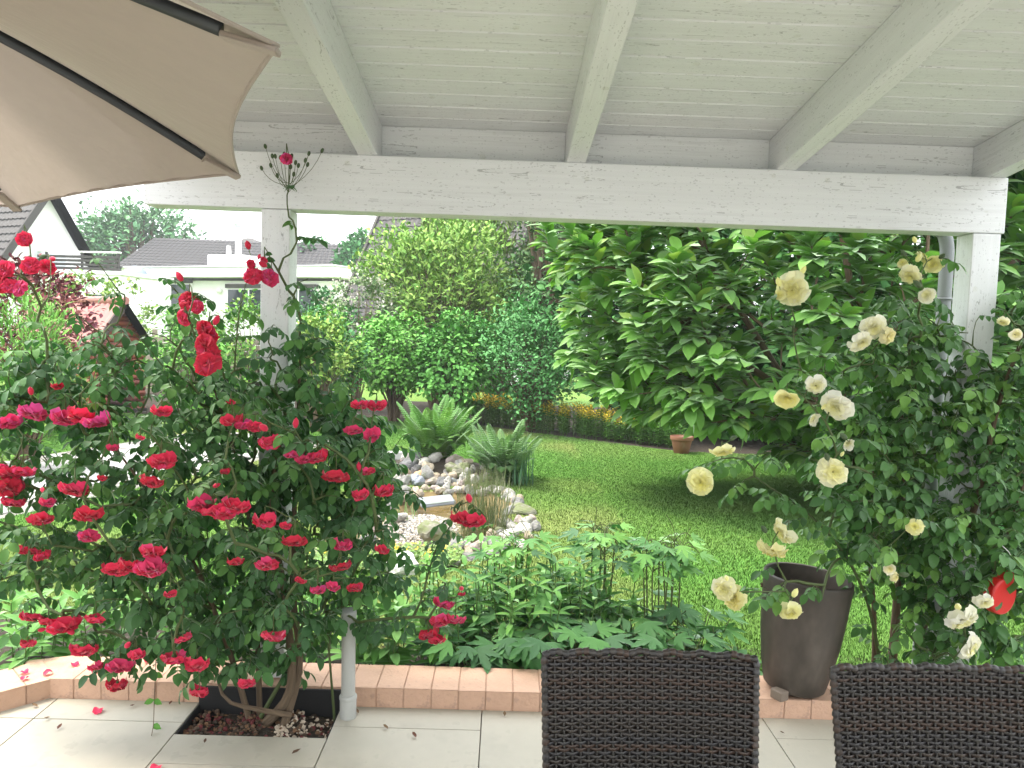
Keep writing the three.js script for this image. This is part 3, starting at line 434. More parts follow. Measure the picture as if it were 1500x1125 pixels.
crown('back_shrub', 'blue green fine leaved shrub behind the yellow flower strip', 'shrub', [.45, 1.22, -13.2], [.86, .95, .7], { count: 7500, pal: [[.085, .25, .075], [.105, .29, .09], [.065, .19, .055]], group: hedgeG, leaf: .065, trunkR: .016, spread: .45 });
crown('tall_shrub', 'tall yellow green bamboo like shrub rising behind the back row', 'shrub', [-1.35, 2.35, -16.5], [1.75, 1.75, 1.0], { count: 17000, clumps: 150, pal: [[.20, .33, .06], [.16, .30, .05], [.25, .37, .09], [.12, .25, .05]], geos: [leafN[0], leafS[0]], leaf: .11, upright: .7, stems: 16, trunkR: .025 });
crown('evergreen_tree', 'dark evergreen tree between tall shrub and magnolia', 'tree', [1.0, 2.8, -16.2], [1.15, 2.6, 1.0], { count: 8000, clumps: 110, pal: [[.07, .15, .05], [.055, .125, .04], [.09, .18, .06]], leaf: .1, stems: 1, trunkR: .08 });
crown('reed_bamboo', 'tall thin straw green bamboo behind the tall shrub', 'bamboo', [-.2, 3.3, -19], [2.4, 2.4, .8], { count: 9000, clumps: 130, pal: [[.16, .22, .08], [.20, .25, .10], [.12, .18, .06]], geos: leafN, leaf: .3, upright: 1.3, stems: 30, trunkR: .015 });
crown('spirea_shrub', 'pale shrub covered in whitish blossom below the white roof edge', 'shrub', [-2.95, 1.75, -15.5], [.72, 1.0, .5], { pal: [[.16, .25, .10], [.12, .22, .09], [.2, .27, .13]], leaf: .08, blossoms: { n: 900, s: .07, c: [.62, .58, .52] } });
crown('golden_shrub', 'yellow green shrub beside the white post', 'shrub', [-3.0, 1.25, -12.3], [.6, .5, .4], { pal: GY_, leaf: .07, count: 2200 });
crown('blue_shrub', 'blue green shrub against the bungalow wall', 'shrub', [-4.1, 1.5, -17.2], [.8, .95, .5], { pal: GB, leaf: .09 });
crown('round_tree', 'broad round tree behind the tiled roof and gable', 'tree', [-24.6, 5.2, -52], [4.6, 4.2, 3], { count: 9000, clumps: 150, pal: [[.09, .21, .09], [.07, .18, .08], [.12, .25, .11]], leaf: .36, stems: 1, trunkR: .25, base: -.08 });
crown('distant_tree', 'small distant tree seen just right of the white post', 'tree', [-12.6, 5.0, -50], [1.7, 2.1, 1.2], { count: 2600, clumps: 60, pal: GB, leaf: .34, stems: 1, trunkR: .15 });
crown('distant_tree', 'thin distant tree left of the steep tiled roof', 'tree', [-7.8, 4.4, -41], [1.1, 2.4, 1], { count: 2200, clumps: 50, pal: GB, leaf: .3, stems: 1, trunkR: .12 });
crown('red_maple', 'purple red Japanese maple behind the red rose', 'tree', [-6.75, 1.55, -11], [.95, .85, .7], { count: 3600, pal: [[.13, .025, .03], [.09, .02, .03], [.17, .05, .045]], leaf: .085, stems: 3 });
crown('cypress_shrub', 'bright green feathery conifer shrub beside the red maple', 'shrub', [-5.2, .95, -8.4], [.55, 1.0, .5], { count: 5000, pal: [[.14, .30, .05], [.11, .26, .05]], geos: leafN, leaf: .09, upright: .8 });
crown('golden_shrub', 'yellow green shrub along the annex wall behind the log playhouse', 'shrub', [-9.8, 1.7, -18.2], [1.5, 1.0, .6], { pal: GY_, leaf: .1, count: 3600 });
crown('garden_shrub', 'green shrub beside the log playhouse gable', 'shrub', [-6.2, 1.1, -15.4], [.7, .95, .5], { pal: G1, leaf: .09 });
crown('garden_shrub', 'bright green shrub in front of the bungalow windows', 'shrub', [-4.95, 1.15, -15.2], [.75, 1.0, .5], { pal: [...GY_, ...G1], leaf: .085 });
crown('garden_shrub', 'leafy green shrub in front of the board fence', 'shrub', [-5.5, .75, -13.6], [.9, .75, .5], { pal: G1, leaf: .085 });
crown('hedge', 'dark dense hedge behind the magnolia', 'hedge', [5.4, 2.1, -13.2], [4.4, 3.0, 1.0], { count: 26000, clumps: 260, pal: GD, leaf: .2, stems: 12, trunkR: .03, spread: .7, shellIn: .2 });
crown('dark_shrub', 'dark leafy shrub right of the white corner post', 'shrub', [5.2, 1.6, -7.2], [1.1, 1.9, .9], { count: 4200, pal: [...GD, [.05, .15, .04]], leaf: .13 });
// ---------- magnolia ----------
{
  const T = thing('magnolia_tree', 'broad magnolia with large glossy bright green leaves over the lawn', 'tree');
  const base = V(3.55, GY, -7.0), targets = [], C = V(3.5, 2.35, -8.0), Rr = V(3.05, 2.35, 1.9);
  for (let k = 0; k < 1900; k++) { let d; do d = V(rr(-1, 1), rr(-1, 1), rr(-1, 1)); while (d.lengthSq() > 1 || d.lengthSq() < .42); if (d.z < -.55 && rnd() < .6) { k--; continue; } const p = C.clone().add(d.multiply(Rr)); p.x += .12 * Math.sin(p.y * 4); if (p.y < .42) p.y = rr(.3, .85); if (p.x > 1.5 && p.x < 2.9 && p.y < .75) p.y += .35; if (p.z > -5.9) p.z = -5.9 - rnd(); targets.push({ p }); }
  const gr = grow(base, targets, { lean: .25, lift: .05, step: .16, canes: [[[3.55, GY, -7.0], [3.5, .8, -7.1], [3.4, 1.9, -7.5], [3.3, 3.4, -8]], [[3.6, GY, -7.05], [3.0, .9, -7.4], [2.2, 1.5, -7.8], [1.4, 1.9, -8.0]], [[3.5, GY, -6.95], [4.2, .9, -7.2], [4.9, 1.9, -7.8]], [[3.5, GY, -7.1], [3.0, 1.2, -8.2], [2.2, 2.6, -8.8]]] });
  const tw = [], cn = []; for (const s of gr.shoots) { const pts = s.ids.map(i => gr.nodes[i].p), rad = s.ids.map(i => Math.min(.036, .0045 * Math.pow(Math.max(1, gr.nodes[i].n), .42))); (s.main ? cn : tw).push(tube(pts, rad, s.main ? 8 : 4)); }
  cn.forEach(g => obj('limb', g, M.bark, T)); obj('branch_growth', tw, M.bark, T).userData.kind = 'stuff';
  const pal = [[.15, .38, .03], [.125, .33, .03], [.175, .42, .035], [.105, .29, .03], [.16, .39, .04], [.28, .48, .045]];
  const geos = [blade(1, .48, { n: 5, curl: .32, fold: .16, wave: .04, belly: .55 }), blade(1, .44, { n: 5, curl: .18, fold: .22, wave: .06, belly: .55 }), blade(1, .5, { n: 5, curl: .5, fold: .12, belly: .5 })], items = [];
  for (const s of gr.shoots) { if (s.main) continue; const ids = s.ids, N = ids.length; for (let q = 0; q < 2; q++) { const id = ids[Math.max(1, N - 1 - q * 1)], nd = gr.nodes[id], ax = nd.dir, cnt = q ? 5 : 8; const out = nd.p.clone().sub(V(C.x, C.y - .4, C.z)).divide(Rr); const young = out.x < -.35 && out.y > -.1; for (let i = 0; i < cnt; i++) { const a = i * 2.4 + rnd(), sd = V(Math.cos(a), .15, Math.sin(a)), dir = sd.multiplyScalar(.8).addScaledVector(ax, .5).addScaledVector(out, .45).add(V(0, i > 4 ? .4 : .02, 0)).normalize(); items.push([basis(nd.p.clone().addScaledVector(ax, -i * .012), dir, V(rr(-.3, .3), 1, rr(-.2, .5)), rr(.16, .26)), (i > 4 && rnd() < (young ? .75 : .25)) ? 5 : Math.floor(rnd() * 5), Math.floor(rnd() * 3)]); } } }
  leavesInto(T, items, geos, pal, 300, .026, 'leaf', 'foliage', { clearcoat: .25, clearcoatRoughness: .35, transmission: .5 });
}
// ---------- rose flowers ----------
function petal(len, w, tilt, az, r0, cup, ruf, seed) {
  const q = rng(seed), ph = q() * 6, dz = V(Math.cos(az), 0, Math.sin(az)), tg = V(-Math.sin(az), 0, Math.cos(az));
  return sheet(4, 3, (u, v) => { const s = u * 2 - 1, th = tilt * (.55 + .45 * v) + (v > .8 ? .25 : 0), wd = w * (.35 + .65 * Math.sin(Math.min(1, v * 1.15 + .1) * Math.PI * .62)), ll = len * v * (1 - .12 * s * s * v); const p = V(0, 0, 0).addScaledVector(dz, r0 + ll * Math.sin(th)).add(V(0, ll * Math.cos(th), 0)).addScaledVector(tg, s * wd / 2); p.add(dz.clone().multiplyScalar(-cup * s * s * wd * Math.cos(th))).add(V(0, cup * s * s * wd * Math.sin(th) + ruf * len * v * Math.sin(s * 5 + ph), 0)); return p; });
}
function roseGeo(seed, layers, ruf, tint) { const q = rng(seed), gs = [], tn = []; layers.forEach(([n, len, w, tilt, r0, cup], li) => { const o = q() * 6; for (let i = 0; i < n; i++) { tn.push(tint(li, q)); gs.push(petal(len * (.85 + .3 * q()), w * (.85 + .3 * q()), tilt * (.85 + .3 * q()), o + i / n * 6.283 + (q() - .5) * .5, r0, cup, ruf, seed * 91 + i)); } }); const g = merge(gs), N = g.attributes.position.count, per = N / gs.length, col = new Float32Array(N * 3); for (let i = 0; i < N; i++) { const t = tn[Math.floor(i / per)]; col.set(t, i * 3); } g.setAttribute('color', new THREE.BufferAttribute(col, 3)); return g; }
const redG = [1, 2, 3, 4].map(s => roseGeo(s, [[7, .46, .56, 1.75, .05, .2], [7, .42, .5, 1.35, .04, .25], [7, .35, .42, .95, .03, .3], [5, .27, .32, .5, .02, .4]], .11, (l, q) => { const k = .78 + .34 * q(), p = q() < .12 ? 2 : 1; return [k, k * p, k * p]; }));
const yelG = [11, 12, 13, 14].map(s => roseGeo(s, [[7, .48, .56, 1.5, .05, .2], [7, .44, .5, 1.15, .05, .25], [7, .39, .42, .85, .04, .3], [7, .32, .34, .55, .03, .4], [5, .25, .22, .25, .01, .5]], .07, (l, q) => { const k = .9 + .1 * q(), y = [1.12, 1.05, .92, .8, .7][l] * (.9 + .2 * q()); return [k, k * (.98 + .015 * y), k * y]; })).concat(roseGeo(21, [[6, .46, .5, .75, .05, .35], [6, .42, .44, .5, .05, .4], [6, .36, .36, .3, .03, .45]], .06, (l, q) => { const k = .92 + .08 * q(); return [k, k * .97, k * [1, .85, .7][l]]; }), roseGeo(22, [[6, .5, .5, 1.9, .05, .1], [6, .46, .46, 1.3, .05, .2], [7, .36, .36, .9, .04, .3], [6, .28, .26, .4, .02, .4]], .16, (l, q) => { const k = .85 + .12 * q(); return [k, k * .96, k * [1, .9, .75, .7][l]]; }));
const calyx = merge([0, 1, 2, 3, 4].map(i => { const g = blade(.22, .07, { n: 2, curl: -.2 }); g.rotateY(i * 1.2566); return g; }).concat([new THREE.SphereGeometry(.07, 8, 6).scale(1, 1.3, 1).translate(0, -.06, 0)]));
const redM = [[.72, .022, .085], [.76, .03, .11], [.64, .016, .06], [.70, .035, .15]].map(c => leafMat(c, { transmission: .3, clearcoat: 0, roughness: .9, vertexColors: true })), yelM = [[.93, .91, .46], [.94, .92, .58], [.93, .92, .70]].map(c => leafMat(c, { transmission: .5, clearcoat: 0, roughness: .95, vertexColors: true })), greenM = leafMat([.10, .19, .05], { clearcoat: 0 }), budM = leafMat([.07, .11, .05], { clearcoat: 0, transmission: .1 });
// compound rose leaf: leaflets in pairs on a stalk
function roseLeaf(pairs, seed) { const q = rng(seed), gs = [tube([V(0, 0, 0), V(.05, -.004, 0), V(.095, -.014, 0)], .0011, 3, false)], L = (x, y, z, az, s, dr) => { const g = blade(.056 * s, .037 * s, { n: 5, curl: .22 + .2 * q(), fold: .14, wave: .06, tip: 1.7, belly: .45 }); g.rotateX((q() - .5) * .5); g.rotateZ(-dr); g.rotateY(az); g.translate(x, y, z); gs.push(g); }; L(.095, -.014, 0, 0, 1.1, .35); for (let k = 0; k < pairs; k++) for (const s of [-1, 1]) L(.075 - k * .036, -.009 + k * .004, 0, s * (1.05 + .25 * q()), .95 - k * .14, .2 + .4 * q()); return merge(gs); }
const rlG = [roseLeaf(2, 1), roseLeaf(2, 2), roseLeaf(3, 3), roseLeaf(2, 4)];
const hits = [], budG = (() => { const g = new THREE.LatheGeometry([[.0001, -.012], [.005, -.01], [.0085, 0], [.0065, .01], [.0001, .018]].map(p => new THREE.Vector2(...p)), 9), c = new Float32Array(g.attributes.position.count * 3).fill(1); g.setAttribute('color', new THREE.BufferAttribute(c, 3)); return g; })();
function roseBush(T, base, canes, vols, flowers, { flG, flM, pal, leafScale = 1, axis, lift = .2, hang = .05, droop = .5, dens = 1, gloss = {}, straggly = [], bloom = 1, buds = 0 }) {
  const targets = []; for (const [c, r, n] of vols) for (let k = 0; k < n; k++) { let d; do d = V(rr(-1, 1), rr(-1, 1), rr(-1, 1)); while (d.lengthSq() > 1); const p = V(c[0] + d.x * r[0], c[1] + d.y * r[1], c[2] + d.z * r[2]); if (p.y < .12) p.y = .12 + rnd() * .2; targets.push({ p }); }
  for (const s of straggly) targets.push({ p: V(...s) });
  const fl = flowers.map(([x, y, z, s], i) => { const p = V(x, y, z).lerp(camera.position, .03), ax = axis(p, i).normalize(); const f = { p: p.clone().addScaledVector(ax, -s * .12), hang: hang * (.5 + rnd()), ax, s, at: p }; targets.push(f); return f; });
  const gr = grow(base, targets, { lean: .3, lift, step: .055, canes }), tw = [];
  for (const s of gr.shoots) { const pts = s.ids.map(i => gr.nodes[i].p), rad = s.ids.map(i => Math.min(s.main ? .017 : .006, .0019 * Math.pow(Math.max(1, gr.nodes[i].n), .55) + (s.main ? .003 : 0))); if (s.main) { const R1 = canes[gr.shoots.indexOf(s)].r ?? .012; obj('cane', tube(pts, pts.map((_, i) => R1 * (1 - .75 * i / pts.length)), 8), R1 > .01 ? M.bark : M.cane, T); } else tw.push(tube(pts, rad, 4)); }
  obj('shoot_growth', tw, M.cane, T).userData.kind = 'stuff';
  const items = [];
  for (const s of gr.shoots) { const N = s.ids.length; for (let i = 1; i < N; i++) { const nd = gr.nodes[s.ids[i]]; if (nd.n > 26 && s.main && nd.p.y < .75) continue; if (s.t && s.t.ax && i > N - 3) continue; const dn = typeof dens === 'function' ? dens(nd.p) : dens, m = rnd() < .8 * dn ? (rnd() < .75 * dn ? 2 : 1) : 0; for (let k = 0; k < m; k++) { const a = i * 2.4 + k * 3.1 + rr(-.5, .5), sd = V(Math.cos(a), .1, Math.sin(a)), dir = sd.addScaledVector(nd.dir, .35).add(V(0, -droop * rr(.2, 1.4), 0)).normalize(); items.push([basis(nd.p, dir, V(rr(-.5, .5), 1, rr(-.3, .7)), leafScale * rr(.7, 1.2)), Math.floor(rnd() * pal.length), Math.floor(rnd() * 4)]); } } }
  // leaves that would grow through a bloom are left off
  const cam = camera.position, keep = items.filter(([m]) => { const p = V(m.elements[12] + m.elements[0] * .06, m.elements[13] + m.elements[1] * .06, m.elements[14] + m.elements[2] * .06); return !fl.some(f => { const d = f.at.clone().sub(cam), L = d.length(), t = p.clone().sub(cam).dot(d) / L; return t < L + .03 && p.clone().sub(cam).addScaledVector(d, -t / L).length() < f.s * .45 + .018; }); });
  leavesInto(T, keep, rlG, pal, 300, .03, 'leaf', 'foliage', gloss);
  fl.forEach((f, i) => { const b = obj('rose_bloom', pick(flG), pick(flM), T), sz = f.s * bloom * rr(.92, 1.08); b.applyMatrix4(new THREE.Matrix4().compose(f.at, new THREE.Quaternion().setFromUnitVectors(V(0, 1, 0), f.ax).multiply(new THREE.Quaternion().setFromAxisAngle(V(0, 1, 0), rnd() * 6)), V(sz * rr(.95, 1.1), sz * rr(.8, 1.15), sz * rr(.95, 1.1)))); obj('calyx', calyx, greenM, b); });
  // unopened buds on short stalks beside the blooms
  const bs = []; for (let k = 0; k < buds; k++) { const f = pick(fl), o = f.p.clone().add(V(0, f.hang * .5, 0)), e = o.clone().add(V(rr(-.05, .05), rr(.0, .06), rr(-.02, .04))); bs.push(tube(bez(o, o.clone().lerp(e, .5).add(V(0, -.008, 0)), e, 3), .0014, 4)); const b = obj('rose_bud', budG, rnd() < .5 ? budM : flM[0], T); b.position.copy(e); b.quaternion.setFromUnitVectors(V(0, 1, 0), e.clone().sub(o).normalize()); b.scale.setScalar(rr(.8, 1.5)); }
  if (bs.length) obj('bud_stalks', bs, M.stem, T).userData.kind = 'stuff';
  return items.length;
}
const RED=[[-1.823,1.903,-2.95,0.053],[-1.802,1.805,-2.95,0.066],[-1.838,1.813,-3.12,0.07],[-1.917,1.732,-2.95,0.061],[-1.881,1.726,-2.95,0.061],[-1.844,1.715,-2.95,0.061],[-1.896,1.785,-2.95,0.069],[-0.912,2.286,-3.2,0.049],[-1.037,1.805,-3.18,0.078],[-0.97,1.801,-3.18,0.075],[-1.046,1.854,-3.18,0.04],[-0.996,1.87,-3.18,0.032],[-1.115,1.574,-2.896,0.094],[-1.104,1.521,-2.863,0.114],[-1.09,1.462,-2.832,0.097],[-1.245,1.695,-3.038,0.077],[-1.226,1.625,-2.949,0.059],[-1.19,1.668,-2.988,0.054],[-1.89,1.211,-2.95,0.093],[-1.799,1.246,-2.95,0.093],[-1.636,1.241,-2.881,0.096],[-1.565,1.254,-2.856,0.096],[-1.492,1.239,-2.828,0.095],[-1.232,1.287,-2.783,0.065],[-0.983,1.33,-2.779,0.035],[-0.97,1.265,-2.762,0.067],[-0.929,1.251,-2.76,0.067],[-0.888,1.245,-2.761,0.067],[-0.833,1.189,-2.754,0.07],[-0.747,1.152,-2.76,0.07],[-0.706,1.137,-2.766,0.07],[-0.665,1.14,-2.776,0.07],[-0.55,1.232,-2.835,0.07],[-0.485,1.214,-2.86,0.071],[-0.534,1.324,-2.877,0.065],[-0.476,1.319,-2.908,0.065],[-0.6,1.069,-2.784,0.096],[-0.514,0.999,-2.807,0.066],[-0.434,1.009,-2.844,0.082],[-1.215,1.111,-2.746,0.089],[-1.25,1.037,-2.743,0.074],[-1.566,0.985,-2.812,0.097],[-1.934,1.024,-2.95,0.08],[-1.886,1.008,-2.95,0.08],[-1.837,1.02,-2.95,0.08],[-1.894,0.957,-2.95,0.107],[-1.717,0.856,-2.862,0.088],[-1.499,0.899,-2.788,0.086],[-1.5,0.817,-2.79,0.071],[-1.063,0.967,-2.722,0.089],[-1.022,0.947,-2.72,0.089],[-0.982,0.935,-2.72,0.089],[-0.943,0.963,-2.722,0.089],[-0.839,0.911,-2.728,0.079],[-0.766,0.891,-2.738,0.045],[-0.735,0.836,-2.744,0.079],[-1.84,0.712,-2.95,0.061],[-1.802,0.707,-2.95,0.061],[-1.716,0.715,-2.867,0.06],[-1.395,0.701,-2.773,0.093],[-1.331,0.724,-2.759,0.092],[-1.27,0.716,-2.75,0.092],[-1.246,0.786,-2.741,0.089],[-1.244,0.724,-2.745,0.104],[-0.943,0.759,-2.728,0.059],[-0.833,0.747,-2.737,0.074],[-0.571,0.817,-2.785,0.076],[-0.576,0.733,-2.791,0.071],[-0.658,0.645,-2.781,0.056],[-0.605,0.655,-2.794,0.056],[-0.529,0.645,-2.82,0.061],[-0.434,0.784,-2.842,0.062],[-0.148,0.881,-2.98,0.081],[-0.1,0.872,-2.98,0.081],[-1.815,0.445,-2.95,0.069],[-1.728,0.442,-2.919,0.069],[-1.651,0.442,-2.889,0.115],[-1.498,0.495,-2.83,0.072],[-1.824,0.339,-2.95,0.053],[-1.578,0.346,-2.892,0.094],[-1.153,0.447,-2.786,0.065],[-1.203,0.358,-2.815,0.087],[-1.117,0.337,-2.816,0.087],[-1.538,0.275,-2.904,0.053],[-1.428,0.296,-2.869,0.093],[-1.346,0.359,-2.833,0.061],[-1.457,0.203,-2.911,0.074],[-0.937,0.252,-2.85,0.057],[-1.125,0.208,-2.864,0.073],[-0.823,0.465,-2.79,0.076],[-0.208,0.537,-2.98,0.086],[-0.264,0.411,-2.98,0.081],[-0.22,0.468,-2.98,0.092],[-0.161,0.475,-2.98,0.081],[-0.231,0.39,-2.98,0.059],[-0.139,0.575,-2.98,0.03],[-1.703,1.351,-2.954,0.043],[-1.411,1.148,-2.788,0.045],[-1.684,0.925,-2.851,0.057],[-1.874,0.897,-2.95,0.08],[-0.489,1.082,-2.827,0.046],[-1.306,1.191,-2.773,0.035],[-0.982,1.085,-2.729,0.035],[-0.718,0.684,-2.762,0.045],[-1.185,0.623,-2.752,0.04],[-1.446,1.036,-2.781,0.035]];
const YEL=[[1.224,1.837,-3.3,0.143],[1.17,1.809,-3.3,0.048],[1.626,1.897,-3.108,0.09],[1.729,1.941,-3.134,0.074],[1.697,1.971,-3.172,0.063],[1.615,1.945,-3.161,0.046],[1.66,1.81,-3.042,0.066],[1.439,1.682,-3.016,0.098],[1.389,1.622,-3.005,0.087],[1.486,1.646,-2.987,0.07],[1.137,1.399,-3.072,0.117],[1.298,1.37,-2.963,0.118],[1.229,1.447,-3.016,0.074],[1.223,1.309,-2.988,0.051],[1.34,1.222,-2.93,0.053],[1.283,1.111,-2.947,0.107],[1.252,1.134,-2.96,0.048],[0.904,1.163,-3.12,0.085],[0.823,1.028,-3.12,0.104],[1.183,0.834,-3.12,0.107],[1.131,0.755,-3.12,0.107],[0.902,0.628,-2.98,0.097],[0.942,0.591,-2.98,0.097],[1.165,0.55,-2.98,0.086],[1.592,0.919,-2.893,0.058],[1.836,0.548,-2.965,0.123],[1.909,0.41,-3.015,0.109],[1.916,0.618,-2.954,0.069],[1.516,0.751,-2.928,0.064],[1.991,1.668,-3.004,0.06],[1.955,1.72,-3.018,0.044],[1.548,0.71,-2.933,0.048]];
const STONES=[[-1.19,0.2,-8.48,0.12,0.1,'g'],[-1.08,0.15,-8.39,0.159,0.109,'b'],[-1.03,0.2,-8.62,0.173,0.112,'d'],[-0.94,0.16,-8.45,0.1,0.1,'d'],[-0.82,0.11,-8.33,0.128,0.138,'g'],[-0.9,0.07,-8.35,0.128,0.099,'o'],[-1.12,0.07,-8.35,0.138,0.079,'l'],[-0.91,0.01,-8.28,0.147,0.098,'u'],[-1.03,0,-8.26,0.117,0.098,'g'],[-0.74,0.03,-8.35,0.158,0.089,'t'],[-0.64,0.04,-8.43,0.076,0.06,'b'],[-0.76,-0.01,-8.32,0.177,0.079,'p'],[-0.64,-0.05,-8.27,0.117,0.098,'d'],[-0.58,-0.04,-8.28,0.117,0.098,'l'],[-0.4,0.02,-8.38,0.149,0.099,'l'],[-0.37,0.11,-8.47,0.12,0.11,'g'],[-0.44,0.17,-8.52,0.201,0.121,'m'],[-0.55,0.18,-8.57,0.142,0.091,'m'],[-0.52,0.06,-8.44,0.1,0.08,'t'],[-0.29,-0.01,-8.32,0.118,0.118,'l'],[-0.43,-0.06,-8.34,0.099,0.071,'g'],[-0.83,-0.08,-7.57,0.143,0.09,'t'],[-0.98,-0.08,-7.98,0.106,0.075,'g'],[-0.79,-0.08,-8.05,0.114,0.076,'b'],[-0.44,-0.08,-8.09,0.115,0.057,'l'],[-0.69,-0.08,-8.08,0.096,0.069,'p'],[-0.53,-0.08,-7.92,0.094,0.067,'g'],[-0.52,-0.08,-6.29,0.186,0.141,'m'],[-1.04,-0.08,-6.29,0.065,0.074,'p'],[-1.02,-0.08,-5.89,0.125,0.084,'d'],[-1.02,-0.08,-5.45,0.103,0.077,'g'],[-0.05,-0.08,-8.06,0.152,0.057,'l'],[0.09,-0.08,-7.92,0.094,0.066,'l'],[0.11,-0.08,-7.65,0.09,0.072,'l'],[0.17,-0.08,-7.47,0.106,0.088,'g'],[0.19,-0.08,-7.13,0.219,0.084,'m'],[0.24,-0.08,-6.74,0.096,0.064,'l'],[0.3,-0.08,-6.82,0.071,0.064,'p'],[0.21,-0.08,-6.44,0.137,0.076,'l'],[0.31,-0.08,-6.51,0.092,0.077,'g'],[0.09,-0.08,-6.25,0.133,0.074,'l'],[0.01,-0.08,-6.38,0.09,0.06,'m'],[-0.06,-0.08,-6.16,0.109,0.085,'t'],[0.24,-0.08,-6.23,0.088,0.062,'t'],[0.17,-0.08,-5.94,0.09,0.07,'l'],[-0.02,-0.08,-5.92,0.105,0.073,'g'],[0.06,-0.08,-5.91,0.084,0.084,'g'],[-0.15,-0.08,-5.82,0.103,0.085,'p'],[-0.09,-0.08,-5.76,0.068,0.049,'l'],[-0.23,-0.08,-5.75,0.075,0.052,'b'],[-0.01,-0.08,-5.73,0.108,0.054,'g'],[-0.13,-0.08,-5.63,0.093,0.045,'g'],[-0.38,-0.08,-5.71,0.095,0.046,'b'],[-0.21,-0.08,-5.6,0.093,0.053,'g'],[-0.34,-0.08,-5.46,0.142,0.065,'g'],[-0.48,-0.08,-5.35,0.101,0.057,'g'],[-0.87,-0.08,-6.78,0.096,0.058,'l'],[-1.04,-0.08,-7.18,0.102,0.068,'g'],[-0.93,-0.08,-6.64,0.079,0.057,'p'],[-1.05,-0.08,-6.82,0.097,0.064,'l'],[-1.17,-0.08,-7.81,0.111,0.074,'g'],[-1.05,-0.08,-7.58,0.09,0.065,'l']];
{
  const T = thing('red_rose_bush', 'climbing rose bush covered in drooping crimson blooms at the white post', 'rose bush');
  const canes = [[[-.95, -.05, -3.08], [-.83, .12, -3.05], [-.86, .45, -3.1], [-.93, .85, -3.12], [-.9, 1.2, -3.1]], [[-.86, -.05, -3.06], [-.80, .22, -3.08], [-.84, .5, -3.12], [-.86, .9, -3.2], [-.84, 1.5, -3.18]], [[-1.0, -.05, -3.1], [-1.08, .3, -3.05], [-1.25, .7, -3.05], [-1.5, 1.1, -3.0]], [[-.97, -.05, -3.12], [-1.0, .4, -3.15], [-1.05, .9, -3.15], [-1.2, 1.4, -3.15]], [[-.82, .03, -3.04], [-.93, .07, -3.0], [-1.07, .11, -3.0], [-1.12, .22, -3.02]], [[-.66, -.05, -3.13], [-.70, .4, -3.12], [-.74, .8, -3.15]], [[-.98, -.05, -3.08], [-.7, .5, -3.2], [-.55, .9, -3.15], [-.45, 1.1, -3.1]]];
  [.022, .018, .014, .013, .013, .006, .010].forEach((r, i) => canes[i].r = r);
  const dark = [[.038, .14, .026], [.05, .17, .03], [.03, .115, .028], [.08, .22, .034], [.043, .145, .034]];
  hits.push(roseBush(T, V(-.95, -.05, -3.08), canes, [[[-.98, .82, -3.12], [.60, .66, .36], 430], [[-1.32, 1.42, -3.12], [.78, .32, .3], 120], [[-1.78, .95, -3.05], [.36, .6, .3], 115], [[-.58, 1.08, -3.18], [.26, .32, .22], 50], [[-1.3, .5, -3.0], [.5, .3, .3], 50], [[-.8, 1.52, -3.17], [.07, .14, .05], 8]], RED, {
    flG: redG, flM: redM, pal: dark, bloom: .98, buds: 26, droop: .75, dens: p => p.y > 1.62 ? .4 : p.y > 1.3 ? lerp(1, .45, (p.y - 1.3) / .32) : 1, leafScale: .78,
    axis: (p, i) => p.y > 1.4 ? V(rr(-1, .8), rr(-.75, .6), 1) : V(rr(-.35, .35), -1, rr(.15, .7)), gloss: { clearcoat: .16, clearcoatRoughness: .35 },
    straggly: [[-.885, 1.75, -3.16], [-.88, 1.9, -3.16], [-.895, 2.05, -3.18], [-.90, 2.16, -3.19], [-.84, 1.97, -3.14], [-.80, 1.8, -3.13], [-1.35, 1.78, -3.05], [-1.6, 1.86, -3.0], [-1.7, 1.7, -2.95], [-.2, .83, -2.98], [-.3, .95, -2.98], [-.28, .62, -2.95], [-.42, .66, -2.95], [-.52, .6, -3.0]],
  }));
  // the flower spray on the tallest shoot: buds on fine stalks
  const o = V(-.905, 2.14, -3.195), st = []; for (let k = 0; k < 17; k++) { const e = V(-.905 + rr(-.14, .15), 2.2 + rr(0, .15), -3.19 + rr(-.04, .05)); st.push(tube(bez(o.clone().add(V(0, rr(0, .05), 0)), o.clone().lerp(e, .5).add(V((e.x - o.x) * .2, -.01, 0)), e, 5), .0011, 4)); const b = obj('rose_bud', new THREE.SphereGeometry(.0085, 8, 6).scale(.8, 1.25, .8), budM, T); b.position.copy(e); b.rotation.z = (o.x - e.x) * 3; }
  obj('spray_stalks', st, M.cane, T).userData.kind = 'stuff';
}
